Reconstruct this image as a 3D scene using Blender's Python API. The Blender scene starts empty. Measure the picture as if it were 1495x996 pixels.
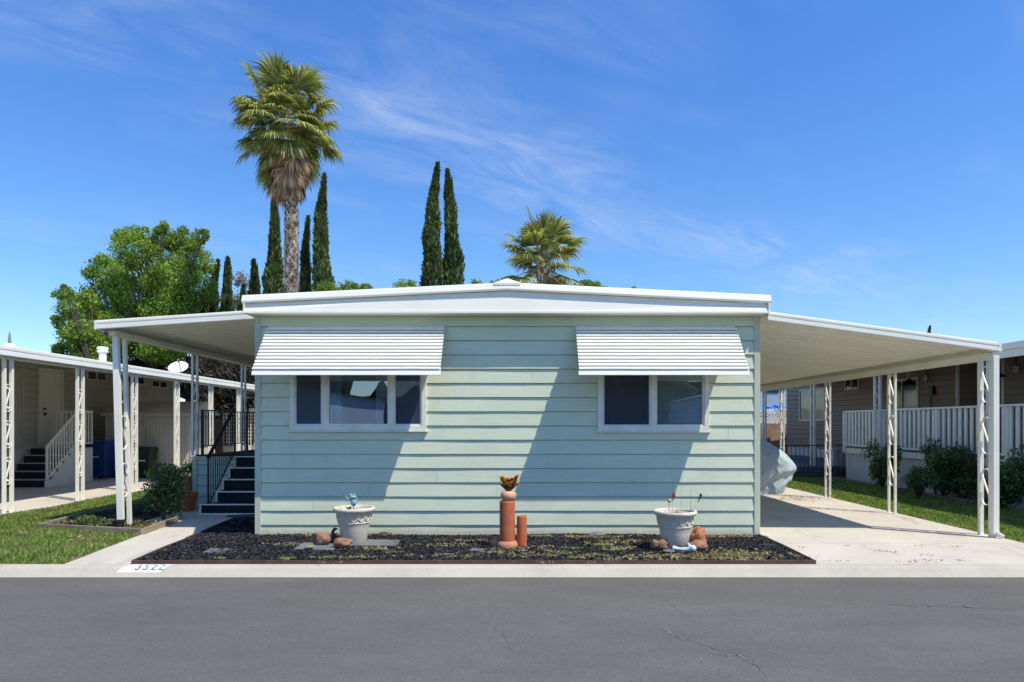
import bpy, math, random
import numpy as np
from mathutils import Vector, Matrix
random.seed(7); rng = np.random.default_rng(11)
C = bpy.context.scene.collection
R = math.radians
EYE = 1.63
def W(px, py, d):      # survey helper: photo bearing + measured distance -> world metres
    return Vector(((px-758)*d/1000, d-10, EYE-(py-620)*d/1000))

# ------------------------------------------------------------------ materials
def nodes(name):
    m = bpy.data.materials.new(name); m.use_nodes = True
    nt = m.node_tree; nt.nodes.clear()
    out = nt.nodes.new('ShaderNodeOutputMaterial')
    return m, nt, out
def N(nt, t, **kw):
    n = nt.nodes.new(t)
    for k, v in kw.items():
        if k.startswith('i_'): n.inputs[k[2:].replace('_', ' ')].default_value = v
        else: setattr(n, k, v)
    return n
def ramp(nt, src, stops):
    r = nt.nodes.new('ShaderNodeValToRGB'); e = r.color_ramp.elements
    while len(e) < len(stops): e.new(.5)
    for i, (p, c) in enumerate(stops):
        e[i].position = p; e[i].color = (c[0], c[1], c[2], 1) if hasattr(c, '__len__') else (c, c, c, 1)
    nt.links.new(src, r.inputs[0]); return r.outputs[0]
def mix(nt, fac, a, b, mode='MIX'):
    m = nt.nodes.new('ShaderNodeMix'); m.data_type = 'RGBA'; m.blend_type = mode
    for s, v in ((m.inputs[0], fac), (m.inputs[6], a), (m.inputs[7], b)):
        if hasattr(v, 'is_linked'): nt.links.new(v, s)
        elif hasattr(v, '__len__'): s.default_value = (v[0], v[1], v[2], 1)
        else: s.default_value = v if s == m.inputs[0] else (v, v, v, 1)
    return m.outputs[2]
def noise(nt, scale, detail=4, rough=.55, stretch=(1, 1, 1), coord='pos', dist=0):
    if coord == 'pos': v = nt.nodes.new('ShaderNodeNewGeometry').outputs['Position']
    else: v = nt.nodes.new('ShaderNodeTexCoord').outputs['Object']
    mp = nt.nodes.new('ShaderNodeMapping'); mp.inputs['Scale'].default_value = stretch
    nt.links.new(v, mp.inputs[0])
    n = N(nt, 'ShaderNodeTexNoise', i_Scale=scale, i_Detail=detail, i_Roughness=rough, i_Distortion=dist)
    nt.links.new(mp.outputs[0], n.inputs['Vector']); return n.outputs['Fac']
def surf(name, col, col2=None, scale=3, rough=.6, metal=0, bump=0, bscale=60, stretch=(1, 1, 1), grime=.0,
         spec=.5, detail=5, lo=.35, hi=.65, fine=0, bdist=.01):
    """base colour broken up by two scales of noise, dirt and a little bump"""
    m, nt, out = nodes(name)
    p = N(nt, 'ShaderNodeBsdfPrincipled', i_Roughness=rough, i_Metallic=metal)
    p.inputs['Specular IOR Level'].default_value = spec
    if col2 is None: col2 = tuple(c*.85 for c in col)
    f = ramp(nt, noise(nt, scale, detail, stretch=stretch), [(lo, 0.), (hi, 1.)])
    c = mix(nt, f, col, col2)
    if fine:
        ff = ramp(nt, noise(nt, bscale, 3, .7, stretch), [(.3, 1-fine), (.7, 1+fine*.5)])
        c = mix(nt, 1., c, ff, 'MULTIPLY')
    if grime:
        g = ramp(nt, noise(nt, scale*.37+.3, 8, .7), [(.5, 0.), (.8, 1.)])
        gm = nt.nodes.new('ShaderNodeMath'); gm.operation = 'MULTIPLY'; gm.inputs[1].default_value = grime
        nt.links.new(g, gm.inputs[0])
        c = mix(nt, gm.outputs[0], c, (.16, .13, .1))
    nt.links.new(c, p.inputs['Base Color'])
    if bump:
        b = N(nt, 'ShaderNodeBump', i_Strength=bump, i_Distance=bdist)
        nt.links.new(noise(nt, bscale, 5, .6, stretch), b.inputs['Height']); nt.links.new(b.outputs[0], p.inputs['Normal'])
    nt.links.new(p.outputs[0], out.inputs[0]); return m
def leafmat(name, stops, trans=.3, rough=.55, clump=.6, dark=.45):
    """foliage: random tone per leaf, light and dark clumps"""
    m, nt, out = nodes(name)
    g = nt.nodes.new('ShaderNodeNewGeometry')
    c = ramp(nt, g.outputs['Random Per Island'], stops)
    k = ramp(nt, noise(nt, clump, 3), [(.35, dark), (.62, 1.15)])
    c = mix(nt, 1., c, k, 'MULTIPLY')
    p = N(nt, 'ShaderNodeBsdfPrincipled', i_Roughness=rough); p.inputs['Specular IOR Level'].default_value = .35
    t = N(nt, 'ShaderNodeBsdfTranslucent'); mx = N(nt, 'ShaderNodeMixShader'); mx.inputs[0].default_value = trans
    c2 = mix(nt, 1., c, (1.25, 1.3, .6), 'MULTIPLY')
    nt.links.new(c, p.inputs['Base Color']); nt.links.new(c2, t.inputs[0])
    nt.links.new(p.outputs[0], mx.inputs[1]); nt.links.new(t.outputs[0], mx.inputs[2]); nt.links.new(mx.outputs[0], out.inputs[0])
    return m
def glassmat(name, refl=.35, tint=(.75, .8, .82), rough=.0):
    m, nt, out = nodes(name)
    gl = N(nt, 'ShaderNodeBsdfGlossy', i_Roughness=rough); gl.inputs['Color'].default_value = (.72, .86, 1, 1)
    tr = N(nt, 'ShaderNodeBsdfTransparent'); tr.inputs[0].default_value = (*tint, 1)
    mx = N(nt, 'ShaderNodeMixShader'); mx.inputs[0].default_value = refl
    b = N(nt, 'ShaderNodeBump', i_Strength=.03, i_Distance=.02)
    nt.links.new(noise(nt, 2.2, 1), b.inputs['Height']); nt.links.new(b.outputs[0], gl.inputs['Normal'])
    nt.links.new(tr.outputs[0], mx.inputs[1]); nt.links.new(gl.outputs[0], mx.inputs[2]); nt.links.new(mx.outputs[0], out.inputs[0])
    return m
M = {}
M['green_deck'] = surf('green_deck_paint', (.50, .60, .50), (.44, .54, .45), 1.3, .55, bump=.2, bscale=38, stretch=(.12, 1, 1), fine=.06, grime=.05)
def siding():
    m, nt, out = nodes('green_siding_paint')
    p = N(nt, 'ShaderNodeBsdfPrincipled', i_Roughness=.5)
    c = mix(nt, ramp(nt, noise(nt, 1.3, 6, .6), [(.35, 0.), (.65, 1.)]), (.675, .73, .535), (.62, .675, .485))
    c = mix(nt, 1., c, ramp(nt, noise(nt, 30, 4, .7, (.08, 1, 1)), [(.3, .93), (.7, 1.03)]), 'MULTIPLY')
    st = ramp(nt, noise(nt, 5, 5, .6, (1.6, 1, .12)), [(.56, 0.), (.8, .16)])
    c = mix(nt, st, c, (.42, .43, .36))
    sp_ = ramp(nt, noise(nt, 55, 2, .5), [(.74, 0.), (.78, .5)])
    c = mix(nt, sp_, c, (.34, .36, .31))
    pos = nt.nodes.new('ShaderNodeNewGeometry'); sx = nt.nodes.new('ShaderNodeSeparateXYZ'); nt.links.new(pos.outputs['Position'], sx.inputs[0])
    ad = nt.nodes.new('ShaderNodeMath'); ad.operation = 'MULTIPLY_ADD'; nt.links.new(noise(nt, 6, 6, .7), ad.inputs[0]); ad.inputs[1].default_value = -.12; nt.links.new(sx.outputs[2], ad.inputs[2])
    g = ramp(nt, ad.outputs[0], [(0, .7), (.035, .22), (.11, 0.)])
    c = mix(nt, g, c, (.50, .40, .29))
    nt.links.new(c, p.inputs['Base Color'])
    b = N(nt, 'ShaderNodeBump', i_Strength=.35, i_Distance=.006); nt.links.new(noise(nt, 34, 5, .6, (.15, 1, 1)), b.inputs['Height']); nt.links.new(b.outputs[0], p.inputs['Normal'])
    nt.links.new(p.outputs[0], out.inputs[0]); return m
M['green'] = siding()
M['green_trim'] = surf('green_trim_paint', (.56, .60, .45), (.50, .54, .40), 2, .5, bump=.1, grime=.06)
M['joint'] = surf('board_joint', (.40, .44, .40), None, 2, .6)
M['white'] = surf('white_enamel', (.92, .89, .77), (.87, .84, .72), 2.5, .38, grime=.08)
M['white_fascia'] = surf('white_fascia_metal', (.90, .87, .75), (.85, .82, .69), 1.1, .35, grime=.09)
M['awning_white'] = surf('awning_white_metal', (.90, .87, .75), (.87, .84, .72), 3, .35, grime=.03)
M['soffit'] = surf('soffit_cream_metal', (.90, .87, .75), (.84, .81, .69), .9, .5, grime=.12, stretch=(.3, 2, 1))
M['vinyl'] = surf('vinyl_frame', (.86, .83, .70), None, 4, .35, grime=.05)
M['old_white'] = surf('weathered_white_post', (.90, .87, .75), (.78, .74, .62), 9, .45, grime=.18)
M['rusty_white'] = surf('chipped_post_paint', (.76, .74, .69), (.34, .25, .18), 22, .55, lo=.52, hi=.66, grime=.25)
def asphalt():
    m, nt, out = nodes('asphalt')
    p = N(nt, 'ShaderNodeBsdfPrincipled', i_Roughness=.85); p.inputs['Specular IOR Level'].default_value = .3
    c = mix(nt, ramp(nt, noise(nt, .55, 7, .62, (.35, 1, 1)), [(.3, 0.), (.7, 1.)]), (.114, .111, .099), (.145, .141, .125))
    c = mix(nt, 1., c, ramp(nt, noise(nt, 2.4, 6, .7, (.5, 1, 1)), [(.3, .9), (.7, 1.1)]), 'MULTIPLY')
    c = mix(nt, 1., c, ramp(nt, noise(nt, 75, 4, .75), [(.3, .62), (.7, 1.28)]), 'MULTIPLY')
    c = mix(nt, ramp(nt, noise(nt, 190, 2, .5), [(.64, 0.), (.72, .6)]), c, (.26, .255, .25))
    c = mix(nt, ramp(nt, noise(nt, 21, 3, .5), [(.74, 0.), (.77, .6)]), c, (.30, .29, .28))
    c = mix(nt, ramp(nt, noise(nt, .9, 8, .75, (1, 1.4, 1), dist=.6), [(.6, 0.), (.74, .22)]), c, (.22, .215, .21))
    nt.links.new(c, p.inputs['Base Color'])
    b = N(nt, 'ShaderNodeBump', i_Strength=.6, i_Distance=.006); nt.links.new(noise(nt, 110, 4, .7), b.inputs['Height']); nt.links.new(b.outputs[0], p.inputs['Normal'])
    nt.links.new(p.outputs[0], out.inputs[0]); return m
M['asphalt'] = asphalt()
def concrete(name, a, b_, dirt):
    m, nt, out = nodes(name)
    p = N(nt, 'ShaderNodeBsdfPrincipled', i_Roughness=.88); p.inputs['Specular IOR Level'].default_value = .25
    c = mix(nt, ramp(nt, noise(nt, .9, 8, .65), [(.35, 0.), (.65, 1.)]), a, b_)
    c = mix(nt, 1., c, ramp(nt, noise(nt, 70, 4, .7), [(.3, .86), (.7, 1.06)]), 'MULTIPLY')
    c = mix(nt, ramp(nt, noise(nt, 1.9, 8, .75, (1, .45, 1), dist=.8), [(.55, 0.), (.75, dirt)]), c, (.30, .25, .19))
    c = mix(nt, ramp(nt, noise(nt, 9, 3, .5), [(.73, 0.), (.77, dirt)]), c, (.2, .16, .12))
    nt.links.new(c, p.inputs['Base Color'])
    b = N(nt, 'ShaderNodeBump', i_Strength=.35, i_Distance=.005); nt.links.new(noise(nt, 80, 5, .65), b.inputs['Height']); nt.links.new(b.outputs[0], p.inputs['Normal'])
    nt.links.new(p.outputs[0], out.inputs[0]); return m
M['concrete'] = concrete('concrete', (.63, .58, .49), (.54, .495, .415), .75)
M['kerb'] = concrete('kerb_concrete', (.55, .50, .40), (.46, .415, .33), .35)
M['soil'] = surf('soil', (.085, .06, .04), (.15, .11, .075), 2, .95, bump=.7, bscale=35, fine=.3)
M['dry'] = surf('dry_ground', (.12, .11, .05), (.2, .16, .09), .5, .95, bump=.5, bscale=20, fine=.3)
M['lawn_soil'] = surf('lawn_thatch', (.12, .16, .035), (.27, .22, .10), 1.2, .95, bump=.6, bscale=40, fine=.35)
M['mulch_base'] = surf('mulch_ground', (.018, .017, .018), (.035, .032, .03), 6, .95, bump=1, bscale=40, fine=.4)
M['edging'] = surf('brown_edging', (.075, .035, .025), (.12, .07, .05), 6, .7, bump=.3, bscale=40)
M['timber'] = surf('weathered_timber', (.24, .17, .115), (.36, .29, .22), 5, .85, stretch=(1, .3, 3), bump=.4, bscale=50)
M['beige_siding'] = surf('beige_siding', (.50, .46, .39), (.45, .41, .345), 1, .6, bump=.1, grime=.1)
M['brown_siding'] = surf('brown_siding', (.33, .25, .185), (.285, .215, .16), 1, .65, bump=.15, bscale=40, stretch=(.2, .2, 1))
M['skirt'] = surf('white_skirting', (.76, .74, .66), (.68, .66, .58), 1.4, .55, grime=.15)
M['door_cream'] = surf('cream_door_paint', (.78, .75, .62), None, 1, .45)
M['black_carpet'] = surf('black_step_carpet', (.012, .013, .02), (.02, .02, .028), 6, .95, bump=.4, bscale=200)
M['iron'] = surf('black_iron', (.014, .014, .016), None, 5, .45)
M['blue_bin'] = surf('blue_plastic', (.02, .07, .26), (.016, .06, .22), 4, .4)
M['dark_bin'] = surf('dark_green_plastic', (.018, .032, .026), None, 4, .45)
M['terra'] = surf('terracotta', (.52, .145, .05), (.43, .115, .04), 6, .75, bump=.15, bscale=80, fine=.12, grime=.08)
M['terra_pink'] = surf('pale_terracotta', (.56, .235, .125), (.48, .2, .11), 9, .8, bump=.15, bscale=80, fine=.1)
M['peach'] = surf('peach_ceramic', (.70, .38, .20), (.62, .32, .17), 7, .55)
M['planter'] = surf('cream_planter', (.70, .64, .50), (.60, .54, .42), 7, .75, bump=.2, bscale=70, fine=.08, grime=.1)
M['rock'] = surf('red_brown_rock', (.40, .21, .12), (.25, .13, .08), 14, .85, bump=.9, bscale=26, fine=.3, bdist=.02)
M['rock_orange'] = surf('orange_rock', (.55, .24, .10), (.38, .13, .06), 16, .8, bump=.9, bscale=26, fine=.2, bdist=.02)
M['paver'] = surf('slate_paver', (.13, .135, .145), (.17, .175, .18), 7, .8, bump=.3, bscale=60)
M['tarp'] = surf('pale_blue_cover', (.44, .53, .57), (.38, .465, .50), 2, .75, bump=.8, bscale=5, bdist=.05, stretch=(1, 1, .5))
M['shed'] = surf('beige_shed_metal', (.56, .52, .45), (.50, .46, .40), 1.5, .5, grime=.1)
M['shed_roof'] = surf('shed_roof_metal', (.55, .52, .38), None, 1.5, .5, grime=.2)
M['shingle'] = surf('grey_shingle', (.22, .22, .22), (.15, .15, .155), 9, .9, bump=.5, bscale=50, fine=.3)
M['roofwhite'] = surf('white_roof_coat', (.78, .78, .76), (.68, .68, .66), .8, .5, grime=.15)
M['fence_wood'] = surf('fence_wood', (.38, .22, .13), (.28, .16, .1), 3, .8, stretch=(1, 1, .2), bump=.3)
M['brick'] = surf('tan_stucco_wall', (.45, .30, .19), (.36, .22, .14), 2.5, .85, bump=.4, fine=.2)
M['far_wall'] = surf('pale_blue_wall', (.42, .50, .58), None, 1, .7)
M['navy'] = surf('navy_glass', (.02, .05, .12), None, 1, .2)
M['blue_tarp'] = surf('bright_blue_tarp', (.06, .24, .62), (.10, .33, .72), 3, .5, bump=.5, bscale=8)
M['mesh'] = surf('insect_screen', (.055, .065, .075), None, 2, .9)
M['curtain'] = surf('sheer_curtain', (.30, .38, .48), (.16, .21, .29), 1.5, .9, stretch=(3, 1, .3))
M['blind'] = surf('blind_slat', (.66, .68, .62), None, 3, .6)
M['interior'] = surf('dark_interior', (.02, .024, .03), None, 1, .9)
M['dark_glass'] = surf('dark_window_glass', (.02, .022, .025), (.05, .055, .055), 1.5, .08)
M['pane_dim'] = surf('curtained_glass', (.16, .18, .17), (.06, .07, .06), 1.6, .12)
M['dish'] = surf('dish_paint', (.72, .73, .74), None, 2, .4)
M['grey_metal'] = surf('grey_metal', (.30, .31, .32), None, 5, .4, metal=.6)
M['black_metal'] = surf('black_metal', (.02, .02, .02), None, 5, .4)
M['palm_boot'] = leafmat('palm_boot', [(0, (.12, .085, .06)), (.5, (.36, .28, .20)), (1, (.56, .46, .35))], 0, .85, 3, .8)
M['palm_trunk'] = surf('palm_trunk', (.07, .05, .04), (.12, .09, .07), 5, .95, bump=.8, bscale=12)
M['palm_leaf'] = leafmat('palm_leaf', [(0, (.09, .12, .03)), (.5, (.26, .29, .075)), (.8, (.44, .44, .14)), (1, (.68, .60, .36))], .38, .42, .9, .65)
M['palm_dead'] = leafmat('palm_dead', [(0, (.19, .10, .05)), (.5, (.44, .28, .15)), (1, (.68, .49, .31))], .1, .8, 1.4, .55)
M['petiole'] = surf('palm_petiole', (.2, .2, .07), (.28, .2, .1), 5, .6)
M['tree_leaf'] = leafmat('broad_leaf', [(0, (.07, .14, .022)), (.5, (.23, .37, .05)), (1, (.46, .58, .11))], .4, .5, .5, .6)
M['dark_leaf'] = leafmat('dark_leaf', [(0, (.012, .028, .011)), (.6, (.028, .06, .02)), (1, (.06, .11, .03))], .15, .5, .8, .5)
M['lime_leaf'] = leafmat('lime_leaf', [(0, (.10, .17, .02)), (.5, (.19, .29, .03)), (1, (.30, .38, .05))], .35, .5, .8, .6)
M['cypress'] = leafmat('cypress_leaf', [(0, (.035, .06, .02)), (.5, (.09, .14, .038)), (1, (.19, .23, .07))], .12, .6, .9, .55)
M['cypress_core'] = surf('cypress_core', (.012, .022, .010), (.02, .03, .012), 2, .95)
M['gum_leaf'] = leafmat('dry_leaf', [(0, (.13, .12, .09)), (.5, (.24, .2, .15)), (1, (.34, .28, .22))], .2, .7, .6, .7)
M['bare'] = leafmat('dead_twig', [(0, (.03, .024, .018)), (.6, (.08, .065, .048)), (1, (.17, .14, .10))], 0, .9, 1, .5)
M['bark'] = surf('bark', (.09, .07, .05), (.05, .04, .03), 6, .95, bump=.7, bscale=20)
M['rose_leaf'] = leafmat('rose_leaf', [(0, (.04, .085, .028)), (.6, (.11, .19, .055)), (1, (.28, .37, .15))], .25, .35, 3, .6)
M['ivy_leaf'] = leafmat('bright_pot_leaf', [(0, (.10, .2, .03)), (1, (.25, .4, .07))], .3, .5, 3, .8)
M['grass'] = leafmat('grass_blade', [(0, (.12, .20, .035)), (.55, (.27, .40, .07)), (.88, (.42, .50, .13)), (1, (.65, .56, .32))], .45, .55, .9, .75)
def grassmat():
    m, nt, out = nodes('grass_blade')
    g = nt.nodes.new('ShaderNodeNewGeometry')
    c = ramp(nt, g.outputs['Random Per Island'], [(0, (.10, .17, .035)), (.55, (.23, .35, .07)), (.9, (.38, .46, .13)), (1, (.62, .54, .30))])
    d_ = ramp(nt, g.outputs['Random Per Island'], [(0, (.26, .22, .09)), (.6, (.50, .42, .2)), (1, (.66, .58, .34))])
    f = ramp(nt, noise(nt, 1.5, 6, .68), [(.54, 0.), (.69, .75)])
    c = mix(nt, f, c, d_); c = mix(nt, 1., c, ramp(nt, noise(nt, 4, 4), [(.35, .72), (.62, 1.12)]), 'MULTIPLY')
    p = N(nt, 'ShaderNodeBsdfPrincipled', i_Roughness=.6); p.inputs['Specular IOR Level'].default_value = .3
    t = N(nt, 'ShaderNodeBsdfTranslucent'); mx = N(nt, 'ShaderNodeMixShader'); mx.inputs[0].default_value = .42
    nt.links.new(c, p.inputs['Base Color']); nt.links.new(mix(nt, 1., c, (1.15, 1.25, .7), 'MULTIPLY'), t.inputs[0])
    nt.links.new(p.outputs[0], mx.inputs[1]); nt.links.new(t.outputs[0], mx.inputs[2]); nt.links.new(mx.outputs[0], out.inputs[0]); return m
M['grass'] = grassmat()
M['straw'] = leafmat('dry_weeds', [(0, (.17, .14, .05)), (.6, (.40, .33, .15)), (1, (.60, .52, .30))], .2, .8, 3, .8)
M['weed'] = leafmat('green_weeds', [(0, (.15, .2, .05)), (1, (.38, .44, .13))], .3, .6, 3, .8)
M['chips'] = leafmat('mulch_chips', [(0, (.008, .008, .010)), (.7, (.026, .026, .030)), (.95, (.06, .06, .068)), (1, (.14, .12, .1))], 0, .75, 4, .8)
M['litter'] = leafmat('leaf_litter', [(0, (.30, .13, .05)), (.6, (.45, .24, .10)), (1, (.5, .38, .2))], .1, .8, 3, .8)
M['succ_orange'] = leafmat('orange_succulent', [(0, (.55, .12, .03)), (.5, (.72, .28, .05)), (1, (.62, .46, .08))], .3, .45, 8, .8)
M['succ_blue'] = surf('blue_green_glaze', (.20, .38, .40), (.32, .48, .48), 20, .35)
M['succ_green'] = leafmat('green_succulent', [(0, (.05, .09, .03)), (1, (.16, .22, .06))], .1, .45, 8, .8)
M['pink'] = leafmat('pink_petal', [(0, (.55, .16, .25)), (1, (.75, .42, .48))], .2, .6, 8, .9)
M['red_glass'] = surf('red_ornament', (.35, .05, .03), None, 5, .3)
M['amber'] = surf('amber_ornament', (.55, .42, .15), None, 5, .3)
M['white_glaze'] = surf('white_glaze', (.72, .75, .80), (.45, .55, .68), 14, .3)
M['paint_black'] = surf('kerb_number_paint', (.10, .11, .12), (.55, .54, .53), 34, .8, lo=.48, hi=.68)
M['paint_white'] = surf('kerb_white_paint', (.80, .80, .80), (.66, .66, .65), 14, .7, fine=.1, bscale=60)
M['glass'] = glassmat('window_glass', .33)
M['crack'] = surf('crack_filler', (.06, .055, .05), None, 5, .95)
M['asphalt_crack'] = surf('asphalt_crack', (.055, .055, .058), (.10, .10, .102), 14, .95)
M['scuff'] = surf('pale_scuff', (.17, .17, .175), (.125, .128, .135), 16, .9, fine=.3)
M['hill'] = surf('far_hill', (.05, .075, .12), (.075, .10, .15), .02, .95)

# ------------------------------------------------------------------ mesh building
class MB:
    def __init__(s): s.v = []; s.f = []
    def add(s, vs, fs):
        k = len(s.v); s.v += [tuple(v) for v in vs]; s.f += [tuple(i+k for i in f) for f in fs]; return s
    def box(s, x0, x1, y0, y1, z0, z1):
        v = [(x, y, z) for z in (z0, z1) for y in (y0, y1) for x in (x0, x1)]
        return s.add(v, [(0, 2, 3, 1), (4, 5, 7, 6), (0, 1, 5, 4), (2, 6, 7, 3), (0, 4, 6, 2), (1, 3, 7, 5)])
    def quad(s, a, b, c, d): return s.add([a, b, c, d], [(0, 1, 2, 3)])
    def bar(s, a, b, w, h=None, up=(0, 0, 1)):
        a = Vector(a); b = Vector(b); h = h or w; t = (b-a).normalized(); up = Vector(up)
        if abs(t.dot(up)) > .98: up = Vector((0, 1, 0))
        r = t.cross(up).normalized(); u = r.cross(t)
        vs = [p + r*(sx*w/2) + u*(sz*h/2) for p in (a, b) for sx, sz in ((-1, -1), (1, -1), (1, 1), (-1, 1))]
        return s.add(vs, [(3, 2, 1, 0), (4, 5, 6, 7), (0, 1, 5, 4), (1, 2, 6, 5), (2, 3, 7, 6), (3, 0, 4, 7)])
    def ribbon(s, pts, w, h, side):      # flat bar following pts; side = width direction
        side = Vector(side); n = len(pts); vs = []
        for i, p in enumerate(pts):
            p = Vector(p); t = (Vector(pts[min(i+1, n-1)])-Vector(pts[max(i-1, 0)])).normalized(); u = t.cross(side).normalized()
            for a, b in ((-1, -1), (1, -1), (1, 1), (-1, 1)): vs.append(p + side*(a*w/2) + u*(b*h/2))
        fs = [(3, 2, 1, 0), tuple(4*(n-1)+k for k in range(4))]
        for i in range(n-1):
            for k in range(4): fs.append((4*i+k, 4*i+(k+1) % 4, 4*i+4+(k+1) % 4, 4*i+4+k))
        return s.add(vs, fs)
    def tube(s, pts, rad, n=8, cap=True):
        pts = [Vector(p) for p in pts]; m = len(pts)
        if not hasattr(rad, '__len__'): rad = [rad]*m
        vs = []; ref = Vector((0, 0, 1))
        for i, p in enumerate(pts):
            t = (pts[min(i+1, m-1)]-pts[max(i-1, 0)]).normalized()
            if abs(t.dot(ref)) > .95: ref = Vector((1, 0, 0)) if abs(t.x) < .9 else Vector((0, 1, 0))
            a = t.cross(ref).normalized(); b = t.cross(a)
            for k in range(n):
                an = 2*math.pi*k/n; vs.append(p + (a*math.cos(an)+b*math.sin(an))*rad[i])
        fs = [(i*n+k, i*n+(k+1) % n, (i+1)*n+(k+1) % n, (i+1)*n+k) for i in range(m-1) for k in range(n)]
        if cap: fs += [tuple(range(n)), tuple((m-1)*n+k for k in range(n))[::-1]]
        return s.add(vs, fs)
    def lathe(s, prof, c, n=32, sx=1, sy=1):
        c = Vector(c); vs = [c+Vector((r*math.cos(2*math.pi*k/n)*sx, r*math.sin(2*math.pi*k/n)*sy, z)) for r, z in prof for k in range(n)]
        m = len(prof); fs = [(i*n+k, i*n+(k+1) % n, (i+1)*n+(k+1) % n, (i+1)*n+k) for i in range(m-1) for k in range(n)]
        return s.add(vs, fs)
    def sweep(s, prof, p0, p1, out):    # prof: (out, up) closed outline, swept p0->p1
        p0 = Vector(p0); p1 = Vector(p1); out = Vector(out); n = len(prof)
        vs = [p+out*a+Vector((0, 0, b)) for p in (p0, p1) for a, b in prof]
        return s.add(vs, [tuple(range(n))[::-1], tuple(range(n, 2*n))]+[(k, (k+1) % n, n+(k+1) % n, n+k) for k in range(n)])
    def blob(s, c, r, seed=0, amp=.25, n=12, m=8, freq=1.6):
        c = Vector(c); rr = Vector(r); vs = []
        from mathutils import noise as mn
        for i in range(m+1):
            th = math.pi*i/m
            for k in range(n):
                ph = 2*math.pi*k/n
                d = Vector((math.sin(th)*math.cos(ph), math.sin(th)*math.sin(ph), math.cos(th)))
                q = 1+amp*mn.noise(d*freq+Vector((seed*3.1, seed, -seed)))*1.6
                vs.append(c+Vector((d.x*rr.x, d.y*rr.y, d.z*rr.z))*q)
        fs = [(i*n+k, (i+1)*n+k, (i+1)*n+(k+1) % n, i*n+(k+1) % n) for i in range(m) for k in range(n)]
        return s.add(vs, fs)
    def build(s, name, m, parent=None, smooth=False, bevel=0):
        me = bpy.data.meshes.new(name); me.from_pydata([tuple(v) for v in s.v], [], s.f); me.validate(); me.update()
        me.materials.append(m)
        if smooth: me.polygons.foreach_set('use_smooth', [True]*len(me.polygons))
        o = bpy.data.objects.new(name, me); C.objects.link(o)
        if parent: o.parent = parent; o.matrix_parent_inverse = wm(parent).inverted()
        if bevel:
            b = o.modifiers.new('bevel', 'BEVEL'); b.width = bevel; b.segments = 2; b.limit_method = 'ANGLE'
        return o
def wm(o):
    m = Matrix.LocRotScale(o.location, o.rotation_euler, o.scale)
    return wm(o.parent) @ o.matrix_parent_inverse @ m if o.parent else m
def tag(o, label=None, cat=None, group=None, kind=None):
    if label: o['label'] = label
    if cat: o['category'] = cat
    if group: o['group'] = group
    if kind: o['kind'] = kind
    return o
def thing(name, loc, label, cat, group=None):
    o = bpy.data.objects.new(name, None); C.objects.link(o); o.location = loc; o.empty_display_size = .2
    return tag(o, label, cat, group)
def quads(name, Pc, A, B, mat, parent=None, bend=0.):
    """cloud of leaf-shaped quads: centre Pc, half axis A (length), half axis B (width)"""
    n = len(Pc); V = np.empty((n, 4, 3)); V[:, 0] = Pc-A; V[:, 1] = Pc+B-A*.1; V[:, 2] = Pc+A; V[:, 3] = Pc-B-A*.1
    if bend: V[:, 2, 2] -= bend*np.linalg.norm(A, axis=1)
    me = bpy.data.meshes.new(name); me.vertices.add(4*n); me.loops.add(4*n); me.polygons.add(n)
    me.vertices.foreach_set('co', V.ravel()); me.loops.foreach_set('vertex_index', np.arange(4*n))
    me.polygons.foreach_set('loop_start', np.arange(0, 4*n, 4)); me.polygons.foreach_set('loop_total', np.full(n, 4))
    me.update(calc_edges=True); me.validate(); me.materials.append(mat)
    o = bpy.data.objects.new(name, me); C.objects.link(o)
    if parent: o.parent = parent; o.matrix_parent_inverse = wm(parent).inverted()
    return o
def unit(a): return a/np.maximum(np.linalg.norm(a, axis=-1, keepdims=True), 1e-9)
def randdir(n): return unit(rng.normal(size=(n, 3)))
def leafcloud(name, clumps, n, size, mat, parent=None, hang=.2, shell=.55, aspect=.5):
    """clumps: (centre, (rx, ry, rz)); leaves sit through the outer part of every clump"""
    w = np.array([c[1][0]*c[1][2]+c[1][1]*c[1][2] for c in clumps]); cnt = np.maximum((w/w.sum()*n).astype(int), 3)
    Ps = []
    for (c, r), k in zip(clumps, cnt):
        d = randdir(k); rad = shell+(1-shell)*rng.random((k, 1))**.7
        lump = 1+.16*np.sin(d[:, :1]*7+c[0]*3)*np.cos(d[:, 2:]*6+c[2])+.1*rng.normal(size=(k, 1))
        Ps.append(np.array(c)+d*rad*lump*np.array(r))
    Pc = np.concatenate(Ps); k = len(Pc)
    a = randdir(k); a[:, 2] -= hang; a = unit(a); b = unit(np.cross(a, randdir(k)))
    s = size*(.6+.8*rng.random((k, 1)))
    return quads(name, Pc, a*s/2, b*s*aspect/2, mat, parent, .15)

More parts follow.
